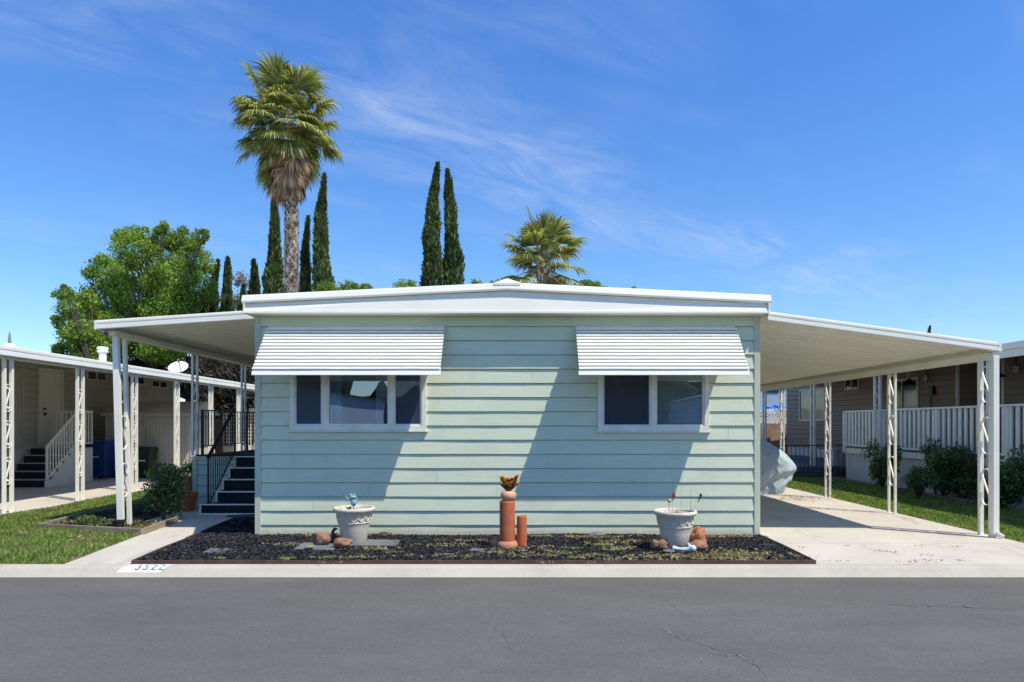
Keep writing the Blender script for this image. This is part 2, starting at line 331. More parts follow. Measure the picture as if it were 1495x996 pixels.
def lapwall(mb, p0, p1, z0, z1, zref=1.617, pitch=.207, out=.019, holes=(), wob=.0065, step=.35):
    p0 = Vector(p0); p1 = Vector(p1); L = (p1-p0).length; t = (p1-p0)/L; nrm = t.cross(Vector((0, 0, 1)))
    us = sorted(set([0., L]+[h for q in holes for h in q[:2]]+[i*step for i in range(1, int(L/step))]))
    k0 = math.floor((z0-zref)/pitch); z = zref+k0*pitch; ci = k0
    from mathutils import noise as mn
    while z < z1:
        zb, zt = max(z, z0), min(z+pitch, z1)
        if zt-zb > .002:
            zs = sorted(set([zb, zt]+[h for q in holes for h in q[2:] if zb < h < zt]+([z+pitch-.015] if zb < z+pitch-.015 < zt else [])))
            off = lambda u, zz: -.014 if zz > z+pitch-.003 else (out+wob*mn.noise(Vector((u*1.4, ci*5.3, p0.x))))*(1-(zz-z)/pitch)
            P = lambda u, zz, o: p0+t*u+nrm*o+Vector((0, 0, zz-p0.z))
            for u0, u1 in zip(us[:-1], us[1:]):
                for za, zc in zip(zs[:-1], zs[1:]):
                    um, zm = (u0+u1)/2, (za+zc)/2
                    if any(q[0] < um < q[1] and q[2] < zm < q[3] for q in holes): continue
                    mb.quad(P(u0, za, off(u0, za)), P(u1, za, off(u1, za)), P(u1, zc, off(u1, zc)), P(u0, zc, off(u0, zc)))
                    if za == zb: mb.quad(P(u0, za, -.014), P(u1, za, -.014), P(u1, za, off(u1, za)), P(u0, za, off(u0, za)))
        z += pitch; ci += 1
    return mb
def inpoly(p, poly):
    x, y = p[:, 0], p[:, 1]; ins = np.zeros(len(p), bool); n = len(poly)
    for i in range(n):
        (x1, y1), (x2, y2) = poly[i], poly[(i+1) % n]
        with np.errstate(divide='ignore', invalid='ignore'):
            c = ((y1 > y) != (y2 > y)) & (x < (x2-x1)*(y-y1)/(y2-y1+1e-12)+x1)
        ins ^= c
    return ins
def scatter(poly, n):
    a = np.array(poly); lo, hi = a.min(0), a.max(0); P = np.empty((0, 2))
    while len(P) < n:
        q = lo+(hi-lo)*rng.random((n*2, 2)); P = np.concatenate([P, q[inpoly(q, poly)]])
    return P[:n]
def flat(name, poly, z, mat, thick=0, kind='structure'):
    mb = MB(); n = len(poly)
    mb.add([(x, y, z) for x, y in poly], [tuple(range(n))])
    if thick:
        mb.add([(x, y, zz) for zz in (z-thick, z) for x, y in poly], [(k, (k+1) % n, n+(k+1) % n, n+k) for k in range(n)])
    o = mb.build(name, mat); return tag(o, kind=kind)

# ------------------------------------------------------------------ ground
gm = MB()
for a, b, z in ((-140, -2.08, -.13), (-2.08, 260, -.035)):
    gm.quad((-240, a, z), (240, a, z), (240, b, z), (-240, b, z))
gm.quad((-240, -2.08, -.13), (240, -2.08, -.13), (240, -2.08, -.035), (-240, -2.08, -.035))
tag(gm.build('ground', M['dry']), kind='structure')
tag(MB().quad((-90, -10.3, -.1), (90, -10.3, -.1), (90, -2.19, -.1), (-90, -2.19, -.1)).build('road', M['asphalt']), kind='structure')
KP = [(-2.03, .006), (-2.09, .002), (-2.14, -.018), (-2.19, -.068), (-2.215, -.094), (-2.26, -.0965)]
km = MB(); xs = list(np.arange(-42, 42.1, 1.5))
cuts = [-6.15]
for a, b in KP[:0]: pass
edges = sorted(xs+[-5.98, 9.0])
for x0, x1 in zip(edges[:-1], edges[1:]):
    g = .006 if (abs(x1+5.98) < .01 or abs(x1-9) < .01) else 0
    for (ya, za), (yb, zb) in zip(KP[:-1], KP[1:]):
        km.quad((x0, yb, zb), (x1-g, yb, zb), (x1-g, ya, za), (x0, ya, za))
tag(km.build('kerb', M['kerb'], smooth=False), kind='structure')
# walkway, drive and patio slabs (gaps are the expansion joints)
def slabs(name, polys, z, mat):
    mb = MB()
    for poly in polys:
        n = len(poly); mb.add([(x, y, z) for x, y in poly], [tuple(range(n))])
        mb.add([(x, y, zz) for zz in (z-.03, z) for x, y in poly], [(k, (k+1) % n, n+(k+1) % n, n+k) for k in range(n)])
    return tag(mb.build(name, mat), kind='structure')
j = .009
ys = [-2.022, -.62, 2.45, 5.6, 8.8, 12, 18]
slabs('driveway', [[(3.47 if a < -.1 else 3.5, a), (6.93, a), (6.93, b-j), (3.47 if a < -.1 else 3.5, b-j)] for a, b in zip(ys[:-1], ys[1:])], .004, M['concrete'])
slabs('path', [[(-5.3, -2.022), (-4.53, -2.022), (-4.68, -.4), (-5.52, -.4)],
               [(-5.52, -.4+j), (-4.68, -.4+j), (-4.9, 1.75), (-4.9, 2.0), (-3.86, 2.35), (-3.86, 2.5), (-5.7, 2.5), (-5.78, 1.6)],
               [(-6.3, 1.35), (-5.79, 1.61), (-5.71, 2.5-j), (-5.6, 2.5), (-5.6, 3.44), (-6.42, 3.44), (-6.42, 2.5)]], .004, M['concrete'])
ys = [-2.022, 1.2, 4.4, 7.6, 10.8, 14, 18]
slabs('patio_slab', [[(-13.4, a), (-9.12, a), (-9.2, b-j), (-13.4, b-j)] for a, b in zip(ys[:-1], ys[1:])], .004, M['concrete'])
lawnL = [(-9.1, -2.02), (-5.32, -2.02), (-5.54, -.4), (-5.62, .1), (-7.55, .67), (-7.75, 2.4), (-7.1, 6.5), (-6.45, 6.5), (-6.45, 17), (-9.18, 17)]
lawnR = [(6.95, -2.02), (12, -2.02), (9.35, 0), (9.28, 10.5), (8.0, 11.2), (6.95, 17)]
flat('lawn_soil', lawnL, -.004, M['lawn_soil']); flat('lawn_soil', lawnR, -.004, M['lawn_soil'])
def grass(name, poly, n, h, label, group=None):
    P = scatter(poly, n); d = P[:, 1]+10
    keep = rng.random(n) < np.clip(14/d, .25, 1); P = P[keep]; k = len(P)
    h_ = h*(.5+.8*rng.random(k))*(1+.25*np.sin(P[:, 0]*2.3)*np.cos(P[:, 1]*1.9)); up = np.stack([rng.normal(0, .38, k), rng.normal(0, .38, k), np.ones(k)], 1)
    A = unit(up)*h_[:, None]/2; an = rng.random(k)*6.28; B = np.stack([np.cos(an), np.sin(an), np.zeros(k)], 1)*(.0045+.004*rng.random(k))[:, None]*np.clip(d[keep]/9, 1, 2)[:, None]
    Pc = np.concatenate([P, (h_/2-.004)[:, None]], 1)
    o = quads(name, Pc, A, B, M['grass']); return tag(o, label, 'grass', kind='stuff')
grass('grass', lawnL, 150000, .062, 'mown green lawn with dry patches left of the concrete path')
grass('grass', lawnR, 130000, .05, 'strip of green lawn between the drive and the shrub bed')
# shrub bed on the right, behind the lawn
bedR = [(9.4, -2), (13, -2), (13, 13), (9.33, 13)]
flat('shrub_bed_soil', bedR, -.002, M['soil'])
tag(MB().bar((9.3, -2, .03), (9.3, 10.6, .03), .045, .09).build('bed_edging', M['timber']), 'low timber edging between the right lawn and shrub bed', 'edging')

# ------------------------------------------------------------------ front mulch bed
bed = [(-4.5, -1.99), (3.43, -1.99), (3.46, -.0), (-3.84, -.0), (-3.84, 2.2), (-4.86, 1.75), (-4.66, -.4)]
flat('mulch_ground', bed, .012, M['mulch_base'])
mb = MB()
for a, b in (((-4.52, -2.01), (3.45, -2.01)), ((3.455, -2.01), (3.49, -.03)), ((-4.52, -2.0), (-4.67, -.4)), ((-4.67, -.4), (-4.88, 1.75))):
    n = max(2, int(abs(a[0]-b[0])+abs(a[1]-b[1])))
    pts = [Vector((a[0]+(b[0]-a[0])*i/n, a[1]+(b[1]-a[1])*i/n, .018+.006*math.sin(i*2.1))) for i in range(n+1)]
    side = Vector((b[1]-a[1], a[0]-b[0], 0)).normalized(); mb.ribbon(pts, .02, .055, side)
tag(mb.build('garden_edging', M['edging']), 'dark brown metal edging strip around the black mulch bed', 'edging')
n = 80000; P = scatter(bed, n)
mound = lambda x, y: .012+.012*np.sin(x*1.7+y)*np.sin(y*2.3+1)+.012
Pc = np.concatenate([P, (mound(P[:, 0], P[:, 1])+.012*rng.random(n))[:, None]], 1)
a = randdir(n); a[:, 2] *= .35; a = unit(a); b = unit(np.cross(a, unit(np.array([[0, 0, 1.]])+.7*randdir(n))))
s = (.008+.02*rng.random((n, 1))**1.5)
tag(quads('mulch', Pc, a*s, b*s*(.35+.3*rng.random((n, 1))), M['chips']), 'loose black bark mulch filling the bed below the green wall', 'mulch', kind='stuff')
from mathutils import noise as mnoise
def patch(name, spots, mat, label, cat, h=.03, dens=1600, flatness=.6):
    Ps = []; As = []; Bs = []
    for x, y, rx, ry in spots:
        k = int(dens*rx*ry*5)+30; r = np.sqrt(rng.random(k))*1.35; an = rng.random(k)*6.28
        q = np.stack([x+rx*r*np.cos(an), y+ry*r*np.sin(an), .035+h*.5*rng.random(k)], 1)
        keep = np.array([mnoise.noise(Vector((a[0]*9, a[1]*9, 1.7)))+.5*mnoise.noise(Vector((a[0]*25, a[1]*25, 4))) > (rr_*.75-.55) for a, rr_ in zip(q, r)])
        q = q[keep]; k = len(q)
        if not k: continue
        q = q[(q[:, 1] > -1.985) | (spots[0][1] < -2.2)] if name.endswith('weeds') else q; k = len(q)
        d = randdir(k); d[:, 2] = np.abs(d[:, 2])*(1-flatness)+.1; d = unit(d)
        L = h*(.4+.6*rng.random((k, 1))); Ps.append(q); As.append(d*L); Bs.append(unit(np.cross(d, randdir(k)))*.004*(1+rng.random((k, 1))))
    return tag(quads(name, np.concatenate(Ps), np.concatenate(As), np.concatenate(Bs), mat), label, cat, kind='stuff')
patch('dry_weeds', [(2.1, -1.72, 1.0, .26), (2.95, -1.72, .5, .24), (2.6, -1.5, .5, .25), (2.5, -1.8, .8, .14), (1.3, -1.75, .7, .16), (.2, -1.6, .5, .2), (-.1, -1.35, .4, .2), (2.7, -.3, .5, .15), (1.2, -.25, .5, .08), (1.4, -.7, .4, .2), (1.5, -1.75, .5, .15), (-.2, -1.2, .3, .15), (-.9, -.95, .5, .12), (2.9, -.25, .5, .12), (-1.0, -1.7, .5, .1), (-.35, -1.55, .35, .12),
                    (-2.6, -.15, .7, .1), (.9, -.3, .6, .1), (-3.1, -.9, .25, .1), (-.75, -.6, .4, .1), (-1.9, -1.2, .3, .14), (.4, -2.1, .6, .05), (-2.0, -1.8, .3, .08), (.25, -1.1, .3, .12), (1.25, -1.1, .25, .12)],
      M['straw'], 'straw coloured dry weeds spreading through the black mulch', 'weeds')
patch('green_weeds', [(.75, -1.15, .12, .1), (.55, -1.5, .14, .1), (1.0, -.9, .15, .08), (1.2, -1.3, .2, .1), (.95, -1.65, .15, .07), (-2.75, -1.85, .15, .07), (-2.3, -1.8, .15, .06), (-2.05, -1.6, .1, .05),
                      (-1.55, -1.45, .1, .06), (-3.55, -1.85, .1, .05), (-.65, -1.7, .1, .06), (2.35, -1.65, .14, .07), (.3, -.2, .3, .06), (.65, -1.75, .1, .06), (3.0, -1.9, .12, .05)],
      M['weed'], 'small tufts of pale green ground cover in the mulch bed', 'weeds', h=.022, dens=4200)
patch('leaf_litter', [(4.6, -1.4, .28, .07), (4.95, -1.65, .12, .05), (4.4, -1.0, .2, .03), (5.3, -1.0, .1, .03), (4.9, -1.95, .35, .04), (4.5, -2.03, .2, .03), (3.7, -1.99, .2, .02), (5.7, -1.05, .1, .03),
                      (6.1, 4.9, .5, .6), (5.6, 4.6, .5, .3), (-2.3, -2.08, .2, .03), (.6, -2.08, .5, .04), (3.7, -1.1, .1, .03)],
      M['litter'], 'brown dry leaf litter scattered over the concrete drive', 'leaf litter', h=.018, dens=620, flatness=.95)
patch('lawn_dry_patch', [(-7.1, .1, .33, .2), (-6.1, -.5, .25, .2), (-8.3, -1.2, .3, .15)], M['straw'], 'bare straw coloured patches in the left lawn', 'dry grass', h=.05, dens=1500)
# pavers in the mulch
for i, (x, y, w, l, rz, lab) in enumerate(((-3.78, -1.35, .16, .13, .08, 'grey slate paver alone at the left end of the mulch bed'),
                              (-2.63, -1.05, .25, .2, .0, 'flat grey paver in front of the round red rock'), (-2.05, -.75, .42, .2, .05, 'large grey paver under the left cream planter'),
                              (-.52, -1.3, .1, .08, -.1, 'small broken grey paver before the terracotta pipes'), (2.05, -1.02, .3, .2, 0, 'grey paver under the right cream planter'))):
    o = MB().box(-w, w, -l, l, -.018, .018).build('paver', M['paver'], bevel=.004); o.location = (x, y, .026); o.rotation_euler = (.02, .03, rz); tag(o, lab, 'paver', 'pavers in the mulch bed')

# house number on the kerb
nb = MB(); prof = [(-2.05, .0045), (-2.09, .002), (-2.14, -.018), (-2.185, -.063)]
for (ya, za), (yb, zb) in zip(prof[:-1], prof[1:]):
    ex = lambda y: (y+2.05)*1.0
    nb.quad((-4.47+ex(yb), yb, zb+.004), (-3.97+ex(yb), yb, zb+.004), (-3.97+ex(ya), ya, za+.004), (-4.47+ex(ya), ya, za+.004))
num = nb.build('kerb_number', M['paint_white']); tag(num, 'white painted house number patch on the concrete kerb', 'house number')
cu = bpy.data.curves.new('digits', 'FONT'); cu.body = '3522'; cu.size = .135; cu.align_x = 'CENTER'; cu.space_character = 1.18
to = bpy.data.objects.new('digits_tmp', cu); C.objects.link(to); bpy.context.view_layer.update()
tm = bpy.data.meshes.new_from_object(to.evaluated_get(bpy.context.evaluated_depsgraph_get())); bpy.data.objects.remove(to)
ar = np.empty(len(tm.vertices)*3); tm.vertices.foreach_get('co', ar); ar = ar.reshape(-1, 3)
ty = -2.163+ar[:, 1]*.92; zz = np.interp(-ty, [-p[0] for p in prof], [p[1] for p in prof])
ar2 = np.stack([-4.24+ar[:, 0]*1.12, ty, zz+.0075], 1); tm.vertices.foreach_set('co', ar2.ravel()); tm.update(); tm.materials.clear(); tm.materials.append(M['paint_black'])
dg = bpy.data.objects.new('digits', tm); C.objects.link(dg); dg.parent = num
# kerb and asphalt cracks
def crack(name, pts, w, z, mat, label, cat='crack', jit=.02, fz=None):
    mb = MB(); P_ = []
    for (x0, y0), (x1, y1) in zip(pts[:-1], pts[1:]):
        k = max(2, int(math.hypot(x1-x0, y1-y0)/.05))
        for i in range(k): P_.append((x0+(x1-x0)*i/k+random.uniform(-jit, jit), y0+(y1-y0)*i/k+random.uniform(-jit, jit)))
    P_.append(pts[-1])
    for (x0, y0), (x1, y1) in zip(P_[:-1], P_[1:]):
        t = Vector((x1-x0, y1-y0, 0)).normalized(); s = Vector((-t.y, t.x, 0))*w*random.uniform(.3, .9)
        a = Vector((x0, y0, z)); b = Vector((x1, y1, z)); mb.quad(a-s, b-s, b+s, a+s)
    return tag(mb.build(name, mat), kind='structure')
def groundpt(px, py, z=-.1):
    d = (EYE-z)*1000/(py-620); return ((px-758)*d/1000, d-10)
crack('road_crack', [groundpt(*p) for p in ((925, 858), (975, 878), (1005, 902))], .0022, -.0965, M['asphalt_crack'], '')
crack('road_crack', [groundpt(*p) for p in ((975, 925), (1010, 935), (1050, 950), (1095, 960), (1120, 990))], .003, -.0965, M['asphalt_crack'], '')
crack('road_crack', [groundpt(*p) for p in ((700, 905), (735, 925), (745, 950), (790, 965))], .0018, -.0965, M['asphalt_crack'], '')
crack('road_crack', [groundpt(*p) for p in ((1280, 880), (1400, 895), (1495, 915))], .0018, -.0965, M['asphalt_crack'], '')
crack('road_scuff', [groundpt(*p) for p in ((960, 915), (975, 925), (1000, 935))], .02, -.0972, M['scuff'], '', jit=.05)
crack('road_scuff', [groundpt(*p) for p in ((1040, 950), (1075, 958), (1108, 975))], .018, -.0972, M['scuff'], '', jit=.05)
crack('road_scuff', [groundpt(*p) for p in ((1290, 882), (1370, 884), (1490, 890))], .012, -.0972, M['scuff'], '', jit=.06)

# ------------------------------------------------------------------ main home
XL, XR, YB = -3.84, 3.50, 17.0
home = thing('mobile_home', (-.17, 0, 0), 'pale green double wide mobile home with lap siding and white roof edge', 'mobile home')
wins = [(-3.34, -1.35, 1.545, 2.62), (1.145, 2.765, 1.535, 2.62)]
mb = MB()
lapwall(mb, (XL, 0, 0), (XR, 0, 0), .0, 3.25, holes=[(a-XL, b-XL, c, d) for a, b, c, d in wins])
lapwall(mb, (XR, 0, 0), (XR, YB, 0), .0, 3.25, step=2); lapwall(mb, (XL, YB, 0), (XL, 0, 0), .0, 3.25, step=2); lapwall(mb, (XR, YB, 0), (XL, YB, 0), .0, 3.25, step=2)
mb.build('wall', M['green'], home)
for xa, xb in ((XL-.012, XL+.075), (XR-.075, XR+.012)):
    MB().box(xa, xb, -.024, .02, -.01, 3.235).build('corner_trim', M['green_trim'], home, bevel=.004)
# a few vertical board joints
for k, x in ((6, 2.0-3.84+.05), (-3, -3.3), (5, -1.45), (-5, 1.3), (1, .4), (-6, -3.0), (-2, .9), (-4, -1.2), (0, .75), (3, .2), (-1, 3.05), (-5, -2.2), (-7, 2.4)):
    z = 1.617+k*.207; MB().add([(x, -.0205, z+.003), (x+.0035, -.0205, z+.003), (x+.0035, -.0042, z+.19), (x, -.0042, z+.19)], [(0, 1, 2, 3)]).build('board_joint', M['joint'], home)
yf = -.27
zr = lambda x: 3.60-.0475*abs(x+.17)*1.02       # underside line of the roof edge
rm = MB()
for s_ in (-1, 1):
    xe = -3.93 if s_ < 0 else 3.57
    rm.add([(xe, yf, zr(xe)-.17+.0), (-.17, yf, zr(-.17)-.1), (-.17, YB+.2, zr(-.17)-.1), (xe, YB+.2, zr(xe)-.17)], [(0, 1, 2, 3)])
fm = MB(); zb = 3.215
xsn = [-3.925, -.17, 3.565]
for x0, x1 in zip(xsn[:-1], xsn[1:]):
    y0, y1 = yf, yf+.09
    vs = [(x0, y0, zb), (x1, y0, zb), (x1, y0+.05, zr(x1)-.06), (x0, y0+.05, zr(x0)-.06), (x0, y1, zb), (x1, y1, zb), (x1, y1, zr(x1)-.06), (x0, y1, zr(x0)-.06)]
    fm.add(vs, [(0, 1, 2, 3), (7, 6, 5, 4), (0, 4, 5, 1), (3, 2, 6, 7)])
fm.box(-3.925, 3.565, yf-.012, yf, zb-.004, zb+.022)
for x in (-3.925, 3.545): fm.box(x, x+.02, yf, YB+.2, zb, 3.38)
fm.build('fascia', M['white_fascia'], home)
dm = MB()
for x0, x1 in ((-3.945, -.17), (-.17, 3.585)):
    prof = lambda x: [(-.055, zr(x)-.055), (.0, zr(x)-.06), (.006, zr(x)-.035), (-.012, zr(x)+.03), (-.022, zr(x)+.055), (-.05, zr(x)+.06), (-.09, zr(x)+.062)]
    A_ = [(x0, yf-o, z) for o, z in prof(x0)]; B_ = [(x1, yf-o, z) for o, z in prof(x1)]; n = len(A_)
    dm.add(A_+B_, [(k, k+1, n+k+1, n+k)[::-1] for k in range(n-1)]+[tuple(range(n)), tuple(range(n, 2*n))[::-1]])
dm.build('roof_edge', M['white_fascia'], home)
rf = MB()
for x0, x1 in ((-3.945, -.17), (-.17, 3.585)):
    rf.quad((x0, yf+.06, zr(x0)+.062), (x1, yf+.06, zr(x1)+.062), (x1, YB+.2, zr(x1)+.062), (x0, YB+.2, zr(x0)+.062))
rf.box(-3.9, 3.54, yf+.02, YB+.2, zb+.008, zb+.03)
rf.build('roof', M['roofwhite'], home)
rc_ = [(-.36, zr(-.36)+.055), (-.17, 3.72), (.02, zr(.02)+.055)]
MB().add([(x, yf-.0 if x != -.17 else yf+.05, z) for x, z in rc_]+[(x, YB, z) for x, z in rc_]+[(-.36, yf-.0, zr(-.36)+.02), (.02, yf-.0, zr(.02)+.02)],
         [(6, 0, 1, 2, 7)[::-1], (0, 3, 4, 1), (1, 4, 5, 2)]).build('ridge_cap', M['white_fascia'], home)
sv = MB().box(-3.9, 3.54, yf+.095, -.026, zb-.0, zb+.007)
sv.build('soffit', M['white_fascia'], home)
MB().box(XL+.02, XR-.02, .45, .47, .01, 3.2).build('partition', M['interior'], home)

def window(root, x0, x1, z0, z1, mulls, y=0, screens=(), blinds=(), frame=None):
    f = .07; fr = frame or M['vinyl']; fo = MB(); ya, yb = y-.045, y+.05
    fo.box(x0, x1, ya, yb, z0, z0+f); fo.box(x0, x1, ya, yb, z1-f, z1); fo.box(x0, x0+f, ya, yb, z0+f, z1-f); fo.box(x1-f, x1, ya, yb, z0+f, z1-f)
    for m in mulls: fo.box(m-.034, m+.034, ya+.008, yb, z0+f, z1-f)
    o = fo.build('window', fr, root, bevel=.004)
    MB().box(x0-.02, x1+.02, ya-.012, y-.0, z0-.022, z0-.002).build('sill', fr, o, bevel=.003)
    cells = [x0+f]+[q for m in mulls for q in (m-.034, m+.034)]+[x1-f]
    for i in range(0, len(cells), 2):
        a, b = cells[i], cells[i+1]; k = i//2; s = .025
        sh = MB(); sh.box(a, b, ya+.018, yb-.02, z0+f, z0+f+s); sh.box(a, b, ya+.018, yb-.02, z1-f-s, z1-f)
        sh.box(a, a+s, ya+.018, yb-.02, z0+f+s, z1-f-s); sh.box(b-s, b, ya+.018, yb-.02, z0+f+s, z1-f-s); sh.build('sash', M['dish'] if k in screens else fr, o)
        MB().quad((a+s, y+.005, z0+f+s), (b-s, y+.005, z0+f+s), (b-s, y+.005, z1-f-s), (a+s, y+.005, z1-f-s)).build('pane', M['glass'], o)
        if k in screens:
            sm = MB(); q = .012     # fine dark mesh of wires in front of the pane
            zz = z0+f+s
            sm.quad((a+s, y-.014, zz), (b-s, y-.014, zz), (b-s, y-.014, z1-f-s), (a+s, y-.014, z1-f-s)); sm.build('insect_screen', M['screen'], o)
        if k in blinds:
            bl = MB(); zz = z0+f+.02
            while zz < z1-f: bl.add([(a, y+.022, zz), (b, y+.022, zz), (b, y+.036, zz+.022), (a, y+.036, zz+.022)], [(0, 1, 2, 3)]); zz += .026
            bl.build('blind', M['blind'], o)
    return o
m, nt, out = nodes('screen_mesh'); df = N(nt, 'ShaderNodeBsdfDiffuse'); df.inputs[0].default_value = (.075, .09, .115, 1); tr = N(nt, 'ShaderNodeBsdfTransparent'); mx = N(nt, 'ShaderNodeMixShader'); mx.inputs[0].default_value = .62
nt.links.new(tr.outputs[0], mx.inputs[1]); nt.links.new(df.outputs[0], mx.inputs[2]); nt.links.new(mx.outputs[0], out.inputs[0]); M['screen'] = m
w1 = window(home, *wins[0], mulls=[-2.83, -1.86], screens=(0, 2)); w1['label'] = 'wide three light window with blue grey curtains'
w2 = window(home, *wins[1], mulls=[1.95], screens=(0,), blinds=(1,)); w2['label'] = 'two light window with horizontal blinds'
cm = MB(); x = -3.3
while x < -1.35:
    if not (-2.62 < x < -2.1):
        cm.quad((x, 0.05+.02*math.sin(x*45), 1.56), (x+.02, 0.05+.02*math.sin((x+.02)*45), 1.56), (x+.02, 0.05+.02*math.sin((x+.02)*45), 2.6), (x, 0.05+.02*math.sin(x*45), 2.6))
    x += .02
cm.build('curtain', M['curtain'], w1)

def awning(name, x0, x1, label_txt):
    ztop, ybot, zbot, n = 3.05, -.60, 2.385, 13
    o = MB()
    prof = [(-.004, ztop+.01), (-.03, ztop+.01)]
    for i in range(n):
        t0, t1 = i/n, (i+1)/n
        ya, za = -.03+(ybot+.03)*t0, ztop+(zbot-ztop)*t0; yb_, zb_ = -.03+(ybot+.03)*t1, ztop+(zbot-ztop)*t1
        prof += [(ya+.010, za-.002), (ya-.006, za-.009), ((ya+yb_)/2-.026, (za+zb_)/2+.004), (yb_-.028, zb_+.012), (yb_-.026, zb_+.003)]
    n2 = len(prof)
    nx = 22; from mathutils import noise as mz
    for ix in range(nx+1):
        x = x0+(x1-x0)*ix/nx; o.v += [(x, y+.0035*mz.noise(Vector((x*2.3, z*9, 2))), z+.0022*mz.noise(Vector((x*3.1, z*14, 7)))) for y, z in prof]
    o.f += [(ix*n2+k, ix*n2+k+1, (ix+1)*n2+k+1, (ix+1)*n2+k) for ix in range(nx) for k in range(n2-1)]
    back = [(y+.012, z-.004) for y, z in prof]
    a = o.build('awning', M['awning_white'], home); a['label'] = label_txt
    s = a.modifiers.new('solid', 'SOLIDIFY'); s.thickness = .004; s.offset = 1
    lip = MB().sweep([(0, 0), (.008, 0), (.034, -.086), (.03, -.092), (.02, -.09), (.002, -.01)], (x0-.006, ybot-.004, zbot+.012), (x1+.006, ybot-.004, zbot+.012), (0, -1, 0))
    lip.build('front_lip', M['awning_white'], a)
    for x in (x0+.02, x1-.035):
        MB().add([(x, -.02, ztop-.02), (x, ybot+.02, zbot-.02), (x, ybot+.02, zbot-.06), (x, -.02, ztop-.07), (x+.012, -.02, ztop-.02), (x+.012, ybot+.02, zbot-.02), (x+.012, ybot+.02, zbot-.06), (x+.012, -.02, ztop-.07)],
                 [(0, 1, 2, 3), (7, 6, 5, 4), (3, 2, 6, 7), (0, 4, 5, 1)]).build('side_bracket', M['awning_white'], a)
awning('awning', -3.655, -1.08, 'white louvred window awning on the left')
awning('awning', .82, 3.145, 'white louvred window awning on the right')

# ------------------------------------------------------------------ scroll posts
def s_curve(h, w, curl=False):
    pts = []; r = w/2
    for i in range(9):
        a = math.pi-math.pi*i/8*1.0; pts.append((r*math.cos(a), h/2-r+r*math.sin(a)))
    pts = [(-r*.9, h/2-r*2.1)]+pts[:]
    # top arch from left over to right, diagonal down to the left, arch under to the right
    bot = [(-x, -z) for x, z in pts][::-1]
    if curl:
        c = [(.0+.33*r*math.cos(a), h/2-r*1.15+.33*r*math.sin(a)) for a in np.linspace(-1.2, 3.4, 8)]
        pts = c+pts[1:]; bot = [(-x, -z) for x, z in pts][::-1]
    return pts+bot
def post(root, x, y0, z0, z1, L, tw=.045, units=3, s_h=.53, pitch=.75, zc=.78, mat='old_white', wide=None, curl=False, flip=1, lean=0, nearw=None):
    """two tubes set apart along Y with flat bar scrolls between, one mesh part"""
    mb = MB()
    n_ = nearw or tw
    mb.bar((x, y0, z0), (x-lean, y0, z1), n_, n_*.9 if not nearw else .07); mb.bar((x, y0+L, z0), (x-lean, y0+L, z1), tw)
    mb.box(x-.03, x+.03, y0-.03, y0+L+.03, z0, z0+.006)
    gap = L-tw/2-n_/2-.004; cy = y0+n_/2+.002+gap/2
    for u in range(units):
        zc_ = zc+u*pitch; k = (zc_-z0)/(z1-z0); xx = x-lean*k
        pts = [(xx, cy+flip*a, zc_+b) for a, b in s_curve(s_h, gap, curl)]
        mb.ribbon(pts, .024, .011, (1, 0, 0))
    return mb.build('post', M[mat], root)

def flat_roof(root, xi, xo, zi, zo, y0, y1, fas_h=.12, side=-1):
    """carport roof: pans running across, grooved fascia on the front and outer edge"""
    sgn = 1 if xo > xi else -1; sl = (zo-zi)/(xo-xi)
    top = MB(); top.quad((xi, y0, zi), (xo, y0, zo), (xo, y1, zo), (xi, y1, zi)); top.build('roof_panel', M['roofwhite'], root)
    un = MB(); y = y0+.03; p = .30
    while y < y1-.03:
        for (ya, da), (yb_, db) in zip([(0, 0), (.035, 0), (.045, .018), (.145, .018), (.15, .013), (.155, .018), (.255, .018), (.265, 0)], [(.035, 0), (.045, .018), (.145, .018), (.15, .013), (.155, .018), (.255, .018), (.265, 0), (.30, 0)]):
            u0, u1 = y+ya, min(y+yb_, y1-.02)
            if u1 > u0: un.quad((xi, u0, zi-.055-da*-1), (xo, u0, zo-.055+da), (xo, u1, zo-.055+db), (xi, u1, zi-.055+db))
        y += p
    un.build('roof_underside', M['soffit'], root)
    h = fas_h
    prof = [(0, .01), (.03, .01), (.036, -.01), (.036, -.035), (.022, -.042), (.022, -.052), (.036, -.06), (.038, -h+.012), (.028, -h), (0, -h)]
    fb = MB(); fb.sweep(prof, (xi, y0, zi), (xo, y0, zo), (0, -1, 0)); fb.sweep(prof, (xo, y0-.036, zo), (xo, y1, zo), (sgn, 0, 0))
    fb.build('fascia', M['white_fascia'], root)

# right carport
car = thing('carport', (5.2, 0, 0), 'white flat roofed carport attached to the right side of the green home', 'carport')
flat_roof(car, 3.57, 6.89, 3.245, 2.80, -.14, 15.5, .12)
MB().bar((6.86, -.02, 2.62), (6.86, 15.4, 2.62), .09, .10).build('beam', M['soffit'], car)
post(car, 6.82, -.12, 0, 2.57, .24, tw=.055, mat='old_white', units=3, zc=.72, s_h=.53, nearw=.06)
ds = MB(); ds.bar((6.83, -.175, .07), (6.83, -.175, 2.62), .085, .05); ds.bar((6.83, -.175, .09), (6.91, -.23, .022), .08, .05); ds.build('downspout', M['white'], car, bevel=.006)
for y in (2.6, 5.22, 7.85, 10.5, 13.1): post(car, 6.85, y-.12, 0, 2.57, .21, tw=.04, mat='old_white' if y < 4 else 'rusty_white')
